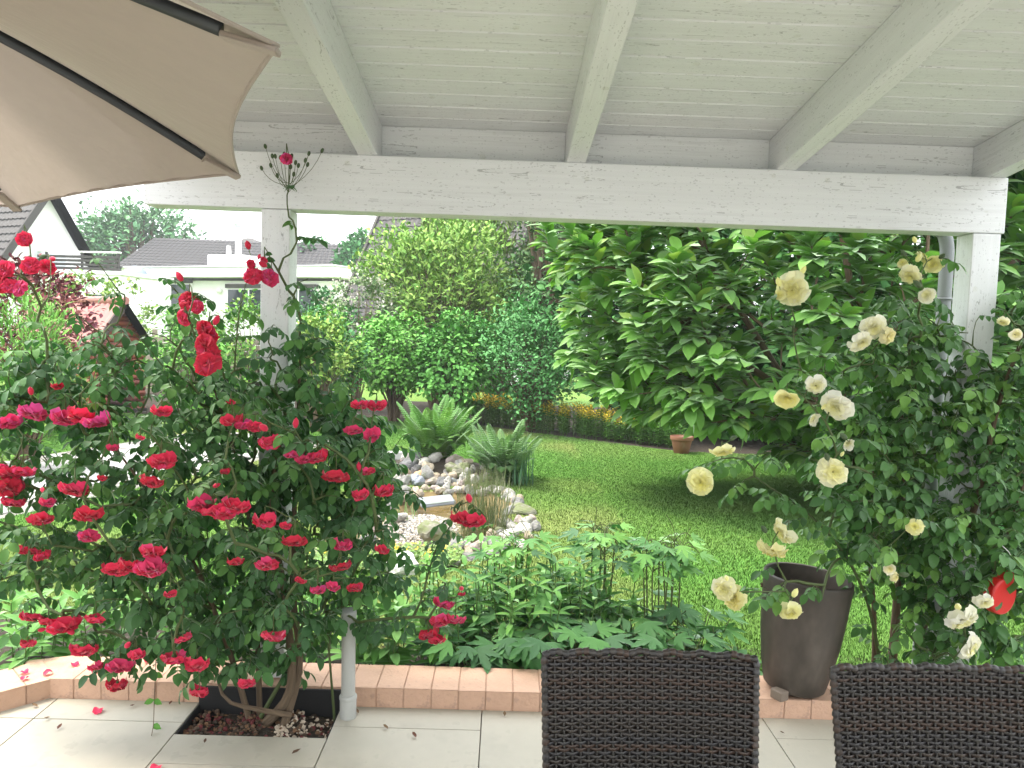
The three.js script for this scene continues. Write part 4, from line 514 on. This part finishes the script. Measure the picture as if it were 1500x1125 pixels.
{
  const T = thing('yellow_rose_bush', 'climbing rose bush with pale yellow blooms around the white corner post', 'rose bush');
  const canes = [[[1.86, GY, -3.5], [1.84, .5, -3.45], [1.78, 1.0, -3.35], [1.7, 1.5, -3.3]], [[2.0, GY, -3.48], [1.96, .4, -3.42], [2.0, .9, -3.2], [2.05, 1.4, -3.15], [2.12, 1.75, -3.1]], [[1.8, GY, -3.52], [1.7, .5, -3.4], [1.55, 1.0, -3.3], [1.45, 1.4, -3.25]], [[2.08, GY, -3.5], [2.1, .4, -3.3], [2.2, 1.0, -3.2], [2.3, 1.5, -3.2]], [[1.84, GY, -3.46], [1.6, .55, -3.3], [1.35, .85, -3.2], [1.05, 1.05, -3.15]]];
  [.024, .022, .014, .012, .010].forEach((r, i) => canes[i].r = r);
  hits.push(roseBush(T, V(1.9, GY, -3.5), canes, [[[1.9, .98, -3.28], [.38, .62, .32], 260], [[1.7, 1.42, -3.25], [.38, .28, .26], 88], [[2.2, 1.1, -3.15], [.28, .8, .3], 120], [[1.5, 1.05, -3.2], [.2, .34, .2], 55], [[1.95, .4, -3.2], [.26, .3, .22], 60], [[1.72, 1.66, -3.22], [.3, .2, .2], 46], [[2.24, 1.72, -3.08], [.2, .3, .25], 44]], YEL, {
    flG: yelG, flM: yelM, pal: [[.052, .17, .024], [.075, .215, .028], [.04, .135, .025], [.125, .29, .036], [.058, .18, .03]], bloom: .94, buds: 22, droop: .5, lift: .12, hang: .03, leafScale: .84, dens: p => p.x < 1.36 ? .6 : p.y > 1.6 ? .7 : 1,
    axis: (p, i) => V(rr(-.9, .6) - (p.x < 1.25 ? .4 : 0), rr(-.7, .5), rr(.05, 1)), gloss: { clearcoat: .3, clearcoatRoughness: .25 },
    straggly: [[1.05, 1.1, -3.12], [1.1, 1.15, -3.12], [.95, 1.13, -3.12], [.98, 1.0, -3.13], [1.15, .98, -3.15], [1.2, 1.5, -3.2], [1.22, 1.7, -3.25], [1.2, .66, -3.0], [1.3, .6, -3.0], [1.12, .64, -3.0], [2.22, 1.85, -3.05], [2.15, 1.95, -3.05]],
  }));
}
{ // red hanging ornament
  const O = thing('red_ornament', 'small red ornament hanging in the yellow rose beside the post', 'ornament', [1.99, .64, -2.97]), m = std({ color: lin(.45, .012, .01), roughness: .35 });
  const s = new THREE.Shape(); s.moveTo(-.012, .055); s.quadraticCurveTo(-.055, .05, -.056, -.005); s.quadraticCurveTo(-.05, -.062, 0, -.066); s.quadraticCurveTo(.05, -.062, .052, -.005); s.quadraticCurveTo(.05, .05, .014, .055); s.lineTo(.012, .08); s.lineTo(-.01, .08);
  obj('body', new THREE.ExtrudeGeometry(s, { depth: .03, bevelEnabled: true, bevelSize: .01, bevelThickness: .01, bevelSegments: 3, curveSegments: 10 }).translate(0, 0, -.015), m, O).rotation.set(0, .3, -.35);
  obj('cap', at(rbox(.04, .02, .03, .006), .045, .085, 0, 0, 0, -.35), m, O); obj('tie', tube([V(.04, .09, 0), V(.05, .13, 0), V(.03, .17, -.01), V(.0, .2, -.02)], .002, 5), std({ color: lin(.6, .6, .6), roughness: .6 }), O);
}
// ---------- plants of the bed along the edging ----------
function lobed(seed) { // five-lobed toothed leaf, stalk end at origin, along +X
  const q = rng(seed), pts = [[0, 0]]; const tips = [[-2.0, .62], [-1.05, .9], [0, 1.1], [1.05, .9], [2.0, .62]];
  tips.forEach(([a, r], i) => { const A = a * .62; for (const [da, rf] of [[-.26, .62], [-.17, .66], [-.12, .82], [0, 1], [.12, .82], [.17, .66], [.26, .62]]) pts.push([.12 + Math.cos(A + da) * r * rf * (.95 + .1 * q()), Math.sin(A + da) * r * rf]); if (i < 4) { const B = (a + tips[i + 1][0]) / 2 * .62; pts.push([.12 + Math.cos(B) * .34, Math.sin(B) * .34]); } });
  const pos = [], idx = [], uv = []; const f = (x, y) => { const r = Math.hypot(x, y), an = Math.atan2(y, x); pos.push(x, -.16 * r * r + .05 * Math.cos(an * 5 / .62 * .62) * r + .04 * Math.abs(y), y); uv.push(x, y); }; f(.14, 0); for (const [x, y] of pts) f(x, y); for (let i = 1; i <= pts.length; i++) idx.push(0, i === pts.length ? 1 : i + 1, i);
  const g = new THREE.BufferGeometry(); g.setAttribute('position', new THREE.Float32BufferAttribute(pos, 3)); g.setAttribute('uv', new THREE.Float32BufferAttribute(uv, 2)); g.setIndex(idx); g.computeVertexNormals(); return g;
}
const lobG = [lobed(1), lobed(2), lobed(3)], lanceG = [blade(1, .27, { n: 4, curl: .35, fold: .15, belly: .4 }), blade(1, .32, { n: 4, curl: .15, fold: .2, belly: .42 })], strapG = [blade(1, .075, { n: 6, curl: .55, fold: .1, belly: .35 }), blade(1, .06, { n: 6, curl: .15, fold: .15, belly: .35 })];
const bedM = [[.04, .17, .03], [.055, .21, .035], [.034, .14, .034], [.075, .25, .04]].map(c => leafMat(c)), lightM = [[.10, .30, .035], [.085, .26, .03], [.135, .35, .045]].map(c => leafMat(c)), stalkM = std({ color: lin(.10, .13, .045), roughness: .7 });
function anemone(label, x, z, { n = 22, h = .3, tall = 0, s = .15 } = {}) {
  const T = thing('anemone_plant', label, 'plant', [x, GY, z], 0, 'lobed leaved perennials in the bed along the edging'), st = [];
  const leafAt = (o, e, size, mats) => { st.push(tube(bez(o, o.clone().lerp(e, .5).add(V(0, .06, 0)), e, 5), .0022, 4)); const d = V(e.x - o.x, 0, e.z - o.z); if (d.length() < .01) d.set(rr(-1, 1), 0, rr(-1, 1)); d.normalize().add(V(rr(-.3, .3), rr(-.35, .1), rr(-.3, .3))); const m = obj('leaf', pick(lobG), pick(mats), T); m.applyMatrix4(basis(e, d, V(rr(-.3, .3), 1, rr(0, .5)), size * rr(.6, 1.0))); };
  for (let i = 0; i < n; i++) { const a = rr(0, 6.283), r = rr(.06, .2); leafAt(V(rr(-.03, .03), 0, rr(-.03, .03)), V(Math.cos(a) * r, rr(.08, h), Math.sin(a) * r), s, bedM); }
  for (let i = 0; i < tall; i++) { const b = V(rr(-.08, .08), 0, rr(-.06, .06)), t = V(b.x + rr(-.06, .06), rr(.5, .68), b.z + rr(-.05, .05)); const cv = bez(b, b.clone().lerp(t, .5).add(V(rr(-.02, .02), 0, 0)), t, 6); obj('stalk', tube(cv, [.005, .0047, .0045, .0042, .004, .0037, .0034], 6), stalkM, T); for (let k = 0; k < 5; k++) { const a = k * 1.26 + rr(0, .6), r = rr(.05, .1); leafAt(t, t.clone().add(V(Math.cos(a) * r, rr(-.01, .05), Math.sin(a) * r)), .105, rnd() < .5 ? bedM : lightM); } if (rnd() < .6) obj('stalk', tube(bez(t, t.clone().add(V(.01, .06, 0)), t.clone().add(V(rr(-.05, .05), rr(.1, .16), 0)), 4), .0018, 4), stalkM, T); }
  if (st.length) obj('leaf_stalks', st, stalkM, T).userData.kind = 'stuff';
}
function lance(label, x, z, { stems = 9, h = .4, mats = lightM, s = .085, group = 'narrow leaved perennials in the bed along the edging', name = 'phlox_plant' } = {}) {
  const T = thing(name, label, 'plant', [x, GY, z], 0, group), st = [];
  for (let i = 0; i < stems; i++) { const b = V(rr(-.1, .1), 0, rr(-.1, .1)), H = h * rr(.7, 1.15), t = b.clone().add(V(rr(-.07, .07), H, rr(-.07, .07))); st.push(tube([b, b.clone().lerp(t, .5), t], .0028, 4)); const N = Math.round(H / .055); for (let k = 1; k <= N; k++) for (const sg of [0, 1]) { const p = b.clone().lerp(t, k / N), a = k * 1.57 + sg * Math.PI + rr(-.3, .3), up = k > N - 2 ? .7 : .15; const m = obj('leaf', pick(lanceG), pick(mats), T); m.applyMatrix4(basis(p, V(Math.cos(a), up, Math.sin(a)), V(0, 1, .2), s * rr(.8, 1.3) * (k < 2 ? .7 : 1))); } }
  obj('stem_growth', st, M.stem, T).userData.kind = 'stuff';
}
const AN = 'lobed leaved perennial in the bed between wicker chair and lawn', PH = 'narrow leaved perennial in the bed beside the lawn';
for (const [x, z, o] of [[.12, -3.62, {}], [.42, -3.6, { s: .17 }], [.66, -3.58, { s: .17 }], [.9, -3.6, { s: .16 }], [1.04, -3.66, { n: 14 }], [.28, -3.85, { h: .4 }], [.8, -3.9, { h: .36 }], [.3, -3.58, {}], [.55, -3.72, { h: .34, s: .17 }], [1.0, -3.82, { h: .34 }], [.05, -3.75, { h: .36 }], [.72, -3.72, { h: .36 }], [-.1, -3.6, { h: .26 }]]) anemone(AN, x, z, o);
anemone('perennial with tall bare stalks topped by tiers of lobed leaves', .58, -3.98, { n: 8, tall: 7 });
anemone('perennial with a dense cluster of dark stalks under drooping lobed leaves', .86, -3.86, { n: 8, tall: 9, h: .26 });
anemone('perennial with high pale lobed leaves rising over the bed', .08, -4.02, { n: 10, tall: 4, h: .4 });
for (const [x, z, o] of [[-.42, -3.72, {}], [-.22, -3.62, {}], [-.05, -3.85, { h: .46 }], [.3, -4.08, { h: .5 }], [.45, -3.82, { h: .42 }], [-.2, -3.95, { h: .42 }], [.18, -3.72, { h: .4 }], [.5, -4.2, { h: .4 }], [-.02, -4.2, { h: .42 }], [-.3, -3.84, { h: .44 }], [.12, -3.95, { h: .52 }], [.38, -3.95, { h: .5 }], [-.12, -3.75, { h: .4 }], [.6, -3.88, { h: .36 }]]) lance(PH, x, z, { mats: rnd() < .5 ? lightM : [...lightM, ...bedM], ...o });
const LP = 'light green leafy plant behind the edging by the red rose';
for (const [x, z] of [[-.5, -3.6], [-.72, -3.66], [-.9, -3.75], [-1.3, -3.62], [-1.55, -3.7], [-1.8, -3.6], [-2.05, -3.68], [-2.3, -3.75], [-1.65, -3.95], [-2.2, -3.5]]) lance(LP, x, z, { stems: 7, h: rr(.22, .34), s: .12, group: 'leafy plants behind the edging by the red rose', name: 'leafy_plant' });
// ---------- ferns, rushes, irises ----------
function frondGeo(L, bow, seed) { const q = rng(seed), gs = [], n = 24, P = t => V(L * Math.sin(bow * t) / bow * .68, L * (t * (1.25 - .55 * t * bow)), 0), ax = []; for (let i = 0; i <= 8; i++) ax.push(P(i / 8)); gs.push(tube(ax, .003, 3, false)); for (let i = 2; i < n; i++) { const t = i / n, w = .115 * L * Math.pow(Math.sin(Math.PI * Math.pow(t, .75)), .8) + .01, T = P(Math.min(1, t + .02)).sub(P(t)).normalize(); for (const s of [-1, 1]) { const g = blade(w, .03 * L / .7, { n: 2, curl: .25, fold: .1, belly: .3 }); g.applyMatrix4(basis(P(t), V(0, 0, s).addScaledVector(T, .45).add(V(0, -.12, 0)), V(-T.y, T.x, 0).add(V(0, .25 + q() * .2, 0)))); gs.push(g); } } return merge(gs); }
const fr = [frondGeo(.75, .9, 1), frondGeo(.7, 1.3, 2), frondGeo(.62, 1.7, 3)];
function fern(label, p, n, s, cols) { const T = thing('fern', label, 'fern', p, 0, 'ferns by the pond'), ms = cols.map(c => leafMat(c, { clearcoat: .05 })); for (let i = 0; i < n; i++) { const m = obj('frond', fr[i % 3], pick(ms), T); m.rotation.y = i * 2.39996 + rr(-.3, .3); m.rotation.z = rr(-.15, .25); m.position.set(rr(-.1, .1) * s, 0, rr(-.1, .1) * s); m.scale.setScalar(s * rr(.75, 1.1)); } }
const fernC = [[.11, .28, .035], [.085, .24, .03], [.145, .33, .045]];
fern('large upright fern on the rocks behind the pond', [-.78, .04, -9.2], 120, 1.1, fernC);
fern('smaller arching fern beside the pond at the lawn edge', [.03, GY, -8.62], 80, 1.0, [[.12, .26, .07], [.10, .22, .06], [.15, .29, .09]]);
function blades(name, label, cat, p, n, h, r, pal, wd = 1, lean = .2) { const T = thing(name, label, cat, p), l = []; for (let i = 0; i < n; i++) { const a = rr(0, 6.283), q = Math.sqrt(rnd()) * r, c = pick(pal); const m = basis(V(Math.cos(a) * q, 0, Math.sin(a) * q), V(Math.cos(a) * lean * rnd() + rr(-.08, .08), 1, Math.sin(a) * lean * rnd() + rr(-.08, .08)), V(Math.cos(a), .2, Math.sin(a)), 1); m.scale(V(h * rr(.3, 1.1), .5, h * wd)); l.push([m, c]); } inst('blade', strapG[1], M.leafMatte, l, T); }
blades('rush_clump', 'dense olive green rush clump standing in the pond', 'rushes', [-.13, GY - .08, -6.55], 230, .58, .17, [[.13, .17, .05], [.09, .14, .045], [.17, .19, .07]], .13, .5);
blades('rush_clump', 'straw brown rush stems at the pond margin under red blooms', 'rushes', [-.22, GY - .06, -6.02], 70, .42, .08, [[.24, .20, .09], [.17, .17, .06], [.12, .16, .05]], .18);
blades('iris_clump', 'upright blue green iris leaves at the lawn edge beside the fern', 'iris', [.24, GY, -8.45], 42, .5, .13, [[.08, .21, .09], [.06, .17, .07]], .5, .3);
blades('reed_shoots', 'pale green reed shoots in the gravel of the pond', 'reeds', [-.88, GY - .08, -6.9], 10, .55, .18, [[.2, .30, .10]], .35, .1);
blades('sedge_tuft', 'grassy sedge tuft among the rocks behind the pond', 'grass', [-.15, GY, -8.1], 180, .3, .22, [[.18, .24, .08], [.22, .24, .11]], .2, .7);
// ---------- stones ----------
const stoneG = [1, 2, 3, 4, 5].map(s => { const g = new THREE.IcosahedronGeometry(.5, 3), P = g.attributes.position; for (let i = 0; i < P.count; i++) { const v = V(P.getX(i), P.getY(i), P.getZ(i)).normalize(), k = .5 * (1 + .22 * Math.sin(v.x * 2.3 + s * 3) * Math.cos(v.y * 2.1 + s) + .14 * Math.sin(v.z * 4.1 + s * 5) + .07 * Math.sin(v.x * 7 + v.y * 5 + s) + .03 * Math.sin(v.z * 13 + v.x * 11)); P.setXYZ(i, v.x * k, v.y * k, v.z * k); } g.computeVertexNormals(); return g; });
const stoneMat = {}; for (const [k, c, w] of [['g', [.20, .196, .185], 'grey'], ['b', [.31, .265, .20], 'beige'], ['d', [.11, .11, .11], 'dark'], ['l', [.35, .335, .305], 'pale'], ['o', [.50, .30, .16], 'buff'], ['u', [.24, .26, .30], 'blue'], ['t', [.30, .245, .18], 'tan'], ['p', [.30, .245, .225], 'pink'], ['m', [.19, .185, .14], 'moss']]) stoneMat[k] = std({ map: tex(128, 128, (u, v) => { const a = fbm(u, v, 6, 6, 5, k.charCodeAt(0)), b = fbm(u, v, 4, 4, 4, k.charCodeAt(0) + 40), s = .6 + .8 * a, m = k === 'm' ? clamp((b - .45) * 5, 0, .75) : clamp((b - .6) * 4, 0, .4); return [lerp(c[0] * s, .12, m), lerp(c[1] * s, .15, m), lerp(c[2] * s, .05, m)]; }), bumpMap: tex(128, 128, (u, v) => fbm(u, v, 9, 9, 5, 7), false), bumpScale: .012, roughness: .9 });
const stoneName = { g: 'grey', b: 'beige', d: 'dark grey', l: 'pale grey', o: 'orange buff', u: 'blue grey', t: 'tan', p: 'pinkish', m: 'mossy olive' };
function stone(x, y, z, w, h, c, label, group, d) { const S = obj('pond_stone', pick(stoneG), stoneMat[c]); tag(S, label, 'stone', group); S.scale.set(w * 1.15, h * 1.35, (d ?? w) * rr(.8, 1.05)); S.position.set(x, y + h * .35, z); S.rotation.y = rr(0, 6.28); return S; }
STONES.forEach(([x, y, z, w, h, c]) => { const heap = z < -7.9 && x < -.2, big = w > .18 && c === 'm'; if (big && z > -7) return; stone(x, heap ? GY - .02 + moundH(x, z) * .8 + .0 + Math.max(0, y - GY) * .35 : y, z, w, h, c, heap ? `${stoneName[c]} rounded stone in the heap behind the pond` : `${stoneName[c]} rounded stone in the ring around the pond`, heap ? 'stones heaped behind the pond' : 'stones around the pond'); });
stone(-.52, GY - .06, -6.3, .26, .17, 'm', 'large mossy boulder lying in the middle of the pond');
{ const S = stone(-.68, GY - .03, -5.3, .27, .15, 'l', 'large white boulder at the near edge of the pond', undefined, .2); S.material = std({ color: lin(.68, .67, .65), roughness: .85, bumpMap: stoneMat.l.bumpMap, bumpScale: .02, map: tex(128, 128, (u, v) => { const k = .75 + .5 * fbm(u, v, 8, 8, 5, 71); return [k, k, k * .98]; }) }); S.name = 'white_boulder'; }
{ const g = rbox(.34, .045, .22, .015); const S = obj('flat_slab', g, stoneMat.u); tag(S, 'flat blue grey stone slab overhanging the pond', 'stone'); S.position.set(-.62, GY + .02, -7.45); S.rotation.set(.1, .3, .05); }
for (let k = 0; k < 60; k++) { const i = Math.floor(rnd() * 70), p = pondCurve[i], q = p.clone().lerp(pc, rr(-.14, .05)); if (q.x < -1.1 && q.z > -6.5 && rnd() < .4) continue; const c = pick(['g', 'l', 'b', 't', 'p', 'g']), w = rr(.07, .13); stone(q.x, GY - .02, q.z, w, w * rr(.6, .8), c, `${stoneName[c]} rounded stone in the ring around the pond`, 'stones around the pond'); }
for (let k = 0; k < 60; k++) { const x = rr(-1.5, -.1), z = rr(-8.25, -9.15), w = rr(.08, .16), c = pick(['g', 'l', 'b', 'd', 't', 'p', 'u']); stone(x, GY - .03 + moundH(x, z), z, w, w * rr(.6, .8), c, `${stoneName[c]} rounded stone in the heap behind the pond`, 'stones heaped behind the pond'); }
{ // gravel bank in the pond
  const l = [], g = new THREE.IcosahedronGeometry(.5, 1); for (let i = 0; i < 5200; i++) { const a = rr(0, 6.283), r = Math.sqrt(rnd()), x = -.72 + Math.cos(a) * r * .52, z = -6.75 + Math.sin(a) * r * .75, y = GY - .155 + .13 * (1 - r * r) + rr(-.008, .008), s = rr(.012, .034), k = rr(.6, 1.2), c = pick([[.34, .32, .29], [.45, .42, .37], [.24, .235, .22], [.40, .34, .27]]); l.push([new THREE.Matrix4().compose(V(x, y, z), new THREE.Quaternion().setFromEuler(new THREE.Euler(rr(0, 6), rr(0, 6), 0)), V(s, s * .6, s * rr(.7, 1))), c.map(v => v * k)]); }
  tag(inst('pond_gravel', g, std({ roughness: .9 }), l), 'grey gravel bank rising from the shallow pond', 'gravel');
  const c = struct('gravel_bank', sheet(24, 8, (u, v) => V(-.72 + Math.cos(u * 6.2832) * v * .54, GY - .165 + .13 * (1 - v * v) - .005, -6.75 + Math.sin(u * 6.2832) * v * .77)), std({ color: lin(.2, .19, .165), roughness: 1, side: THREE.DoubleSide })); void c;
}
{ // creeping ground cover at the pond's near edge
  const l = [], f = []; for (let i = 0; i < 3800; i++) { const x = rr(-1.5, -.28), z = -5.42 + (x + .8) * -.22 + rr(-.24, .22), hgt = rr(.01, .09); if (Math.hypot(x + .68, z + 5.3) < .13) continue; l.push([basis(V(x, GY + hgt, z), V(rr(-1, 1), rr(-.2, .5), rr(-1, 1)), V(0, 1, .2), rr(.02, .042)), pick([[.16, .30, .05], [.22, .35, .06], [.12, .25, .05], [.25, .33, .12]])]); if (i % 40 === 0) f.push([basis(V(x, GY + .1, z), V(rr(-1, 1), .3, rr(-1, 1)), V(0, 1, .4), rr(.02, .035)), [.75, .55, .03]]); }
  const T = thing('ground_cover', 'yellow green creeping ground cover with tiny yellow flowers by the pond', 'ground cover'); T.userData.kind = 'stuff'; inst('leaf', leafS[1], M.leafMatte, l, T); inst('flower', leafS[1], M.leafMatte, f, T);
}
{ // strip of yellow loosestrife
  const T = thing('loosestrife_strip', 'strip of yellow flower spikes along the far edge of the lawn', 'flowers'); T.userData.kind = 'stuff'; const l = [], f = [], st = [];
  for (let i = 0; i < 330; i++) { const u = rnd(), x = lerp(-.55, 2.75, u), z = lerp(-14.2, -11.75, u) + rr(-.45, .35), h = rr(.38, .6) * lerp(1, .85, u); st.push(tube([V(x, GY, z), V(x + rr(-.04, .04), GY + h, z)], .005, 3)); for (let k = 0; k < 16; k++) { const t = .1 + .75 * k / 16, a = k * 2.4; l.push([basis(V(x, GY + h * t, z), V(Math.cos(a), .35, Math.sin(a)), V(0, 1, 0), rr(.07, .11)), pick([[.10, .25, .045], [.08, .21, .04], [.13, .29, .05]])]); } if (u < .85 && rnd() < .8) for (let k = 0; k < 9; k++) { const a = k * 2.4; f.push([basis(V(x + Math.cos(a) * .012, GY + h * (.74 + .3 * k / 9), z + Math.sin(a) * .012), V(Math.cos(a), .5, Math.sin(a)), V(0, 1, 0), rr(.045, .065)), pick([[.80, .60, .02], [.82, .64, .03], [.74, .52, .03]])]); } }
  obj('stem', st, M.stem, T); inst('leaf', lanceG[1], M.leafFar, l, T); inst('flower', leafS[1], M.leafMatte, f, T);
}
{ // terracotta pot under the magnolia
  const P = thing('terracotta_pot', 'weathered terracotta pot standing at the lawn edge under the magnolia', 'pot', [2.64, GY, -11.2]); P.scale.setScalar(.88);
  obj('pot', new THREE.LatheGeometry([[.001, 0], [.12, 0], [.165, .2], [.172, .23], [.19, .23], [.192, .29], [.178, .292], [.172, .22], [.001, .22]].map(p => new THREE.Vector2(...p)), 28), std({ map: tex(128, 128, (u, v) => { const a = fbm(u, v, 5, 4, 4, 2), w = clamp((a - .5) * 3, 0, .6); return [lerp(.26, .40, w), lerp(.115, .33, w), lerp(.07, .27, w)]; }), roughness: .9 }), P);
  obj('soil', at(new THREE.CylinderGeometry(.172, .172, .01, 24), 0, .25, 0), M.soil, P);
}
// ---------- lawn grass ----------
{
  const gs = []; const q = rng(5); for (let i = 0; i < 26; i++) { const x = (q() - .5) * .11, z = (q() - .5) * .11, h = .008 + .010 * q(), a = q() * 6.28, w = .0022 + .0012 * q(), lx = (q() - .5) * .018, lz = (q() - .5) * .018; const g = new THREE.BufferGeometry(); g.setAttribute('position', new THREE.Float32BufferAttribute([x - Math.cos(a) * w, 0, z - Math.sin(a) * w, x + Math.cos(a) * w, 0, z + Math.sin(a) * w, x + lx, h, z + lz], 3)); g.setAttribute('normal', new THREE.Float32BufferAttribute([0, 1, .2, 0, 1, .2, 0, 1, 0], 3)); g.setAttribute('uv', new THREE.Float32BufferAttribute([0, 0, 1, 0, .5, 1], 2)); gs.push(g); }
  const tuft = mergeGeometries(gs), l = [];
  const bedEdge = x => x < -.75 ? -4.3 : x < .5 ? lerp(-3.95, -4.5, (x + .75) / 1.25) : x < 1.2 ? lerp(-4.5, -4.0, (x - .5) / .7) : -3.5;
  for (let i = 0; i < 150000; i++) { const t = rnd(), z = -3.46 - 11.0 * Math.pow(t, 1.35), x = rr(-1, 1) * Math.min(7, 1.2 + .78 * -z); if (z > bedEdge(x) + rr(0, .1) && x < 1.25 && x > -3.2) continue; if (inPoly(x, z, pondCurve)) continue; if (z < lerp(-13.9, -11.3, clamp((x + .6) / 3.2, 0, 1))) continue; if (moundH(x, z) > .05) continue; const px = (x + 4.6) * Math.cos(-.35) - (z + 8.6) * Math.sin(-.35); if (Math.abs(px) < 1.2 && z > -11.8 && z < -5.5) continue; const dry = clamp((fbm((x + 20) / 40, (z + 30) / 40, 26, 26, 3, 5) - .42) * 3.2, 0, 1) * (x < 1.1 ? 1 : .35), fine = rr(.9, 1.1), s = rr(.8, 1.3); l.push([new THREE.Matrix4().compose(V(x, GY, z), new THREE.Quaternion().setFromAxisAngle(V(0, 1, 0), rr(0, 6.28)), V(s, s * rr(.8, 1.3), s)), [lerp(.10, .25, dry) * fine, lerp(.255, .32, dry) * fine, lerp(.036, .09, dry) * fine]]); }
  tag(inst('lawn_grass', tuft, std({ roughness: .9, side: THREE.DoubleSide }), l), 'short mown grass of the lawn', 'grass');
}
// ---------- fallen petals and a trailing shoot ----------
{
  const pg = petal(.04, .036, 1.4, 0, 0, .2, .12, 5); pg.setAttribute('color', new THREE.BufferAttribute(new Float32Array(pg.attributes.position.count * 3).fill(1), 3)); for (const [x, y, z] of [[-2.0, KH, -3.22], [-1.98, KH, -3.16], [-1.86, KH, -3.33], [-1.72, KH, -3.28], [-1.9, KH, -3.24], [-1.34, KH, -3.3], [-1.2, 0, -2.7], [-1.62, 0, -3.1], [-1.55, KH, -3.36]]) { const m = obj('fallen_petal', pg, pick(redM)); m.position.set(x, y + .004, z); m.rotation.set(0, rr(0, 6), 0); m.scale.setScalar(rr(.7, 1.1)); tag(m, y ? 'fallen crimson petal lying on the brick edging' : 'fallen crimson petal lying on the terrace tiles', 'petal', y ? 'petals fallen on the edging' : 'petals fallen on the tiles'); }
  const fl = [[.10, .055, .03], [.16, .10, .05], [.13, .05, .03]].map(c => leafMat(c, { clearcoat: 0, transmission: .1 })), fg = blade(1, .5, { n: 4, curl: -.3, fold: .3, wave: .2 }); for (const [x, z] of [[-1.78, -3.02], [-1.5, -3.14], [-1.36, -3.15], [-.42, -3.0], [-.3, -2.94], [-1.7, -2.93], [-.56, -3.12], [-1.1, -2.86], [.05, -3.13], [1.2, -3.05], [-.75, -2.8], [-1.88, -3.1]]) { const m = obj('fallen_leaf', fg, pick(fl)); m.position.set(x, .006, z); m.rotation.y = rr(0, 6); m.scale.setScalar(rr(.018, .036)); tag(m, 'small dry brown leaf lying on the terrace tiles', 'leaf', 'dry leaves on the tiles'); }
  const T = thing('trailing_shoot', 'thin trailing shoot with small round leaves hanging over the edging', 'vine'); const pts = [V(-1.36, .36, -3.03), V(-1.36, .2, -3.02), V(-1.355, .1, -3.0), V(-1.34, .02, -2.96), V(-1.32, .006, -2.9)]; obj('stem', tube(new THREE.CatmullRomCurve3(pts).getPoints(24), .0015, 5), M.bark, T); for (const [i, s] of [[1, 1], [1, -1], [2, 1], [2, -1], [3, 1]]) { const m = obj('leaf', leafS[1], lightM[0], T); m.applyMatrix4(basis(pts[i], V(s, -.3, .4), V(0, .6, 1), .04)); }
}
console.log('leaves', hits);
const renderer = new THREE.WebGLRenderer({ antialias: true });
renderer.setSize(1024, 768);
renderer.shadowMap.enabled = true;
renderer.toneMapping = THREE.LinearToneMapping;
renderer.toneMappingExposure = EXPOSURE;
renderer.render(scene, camera);
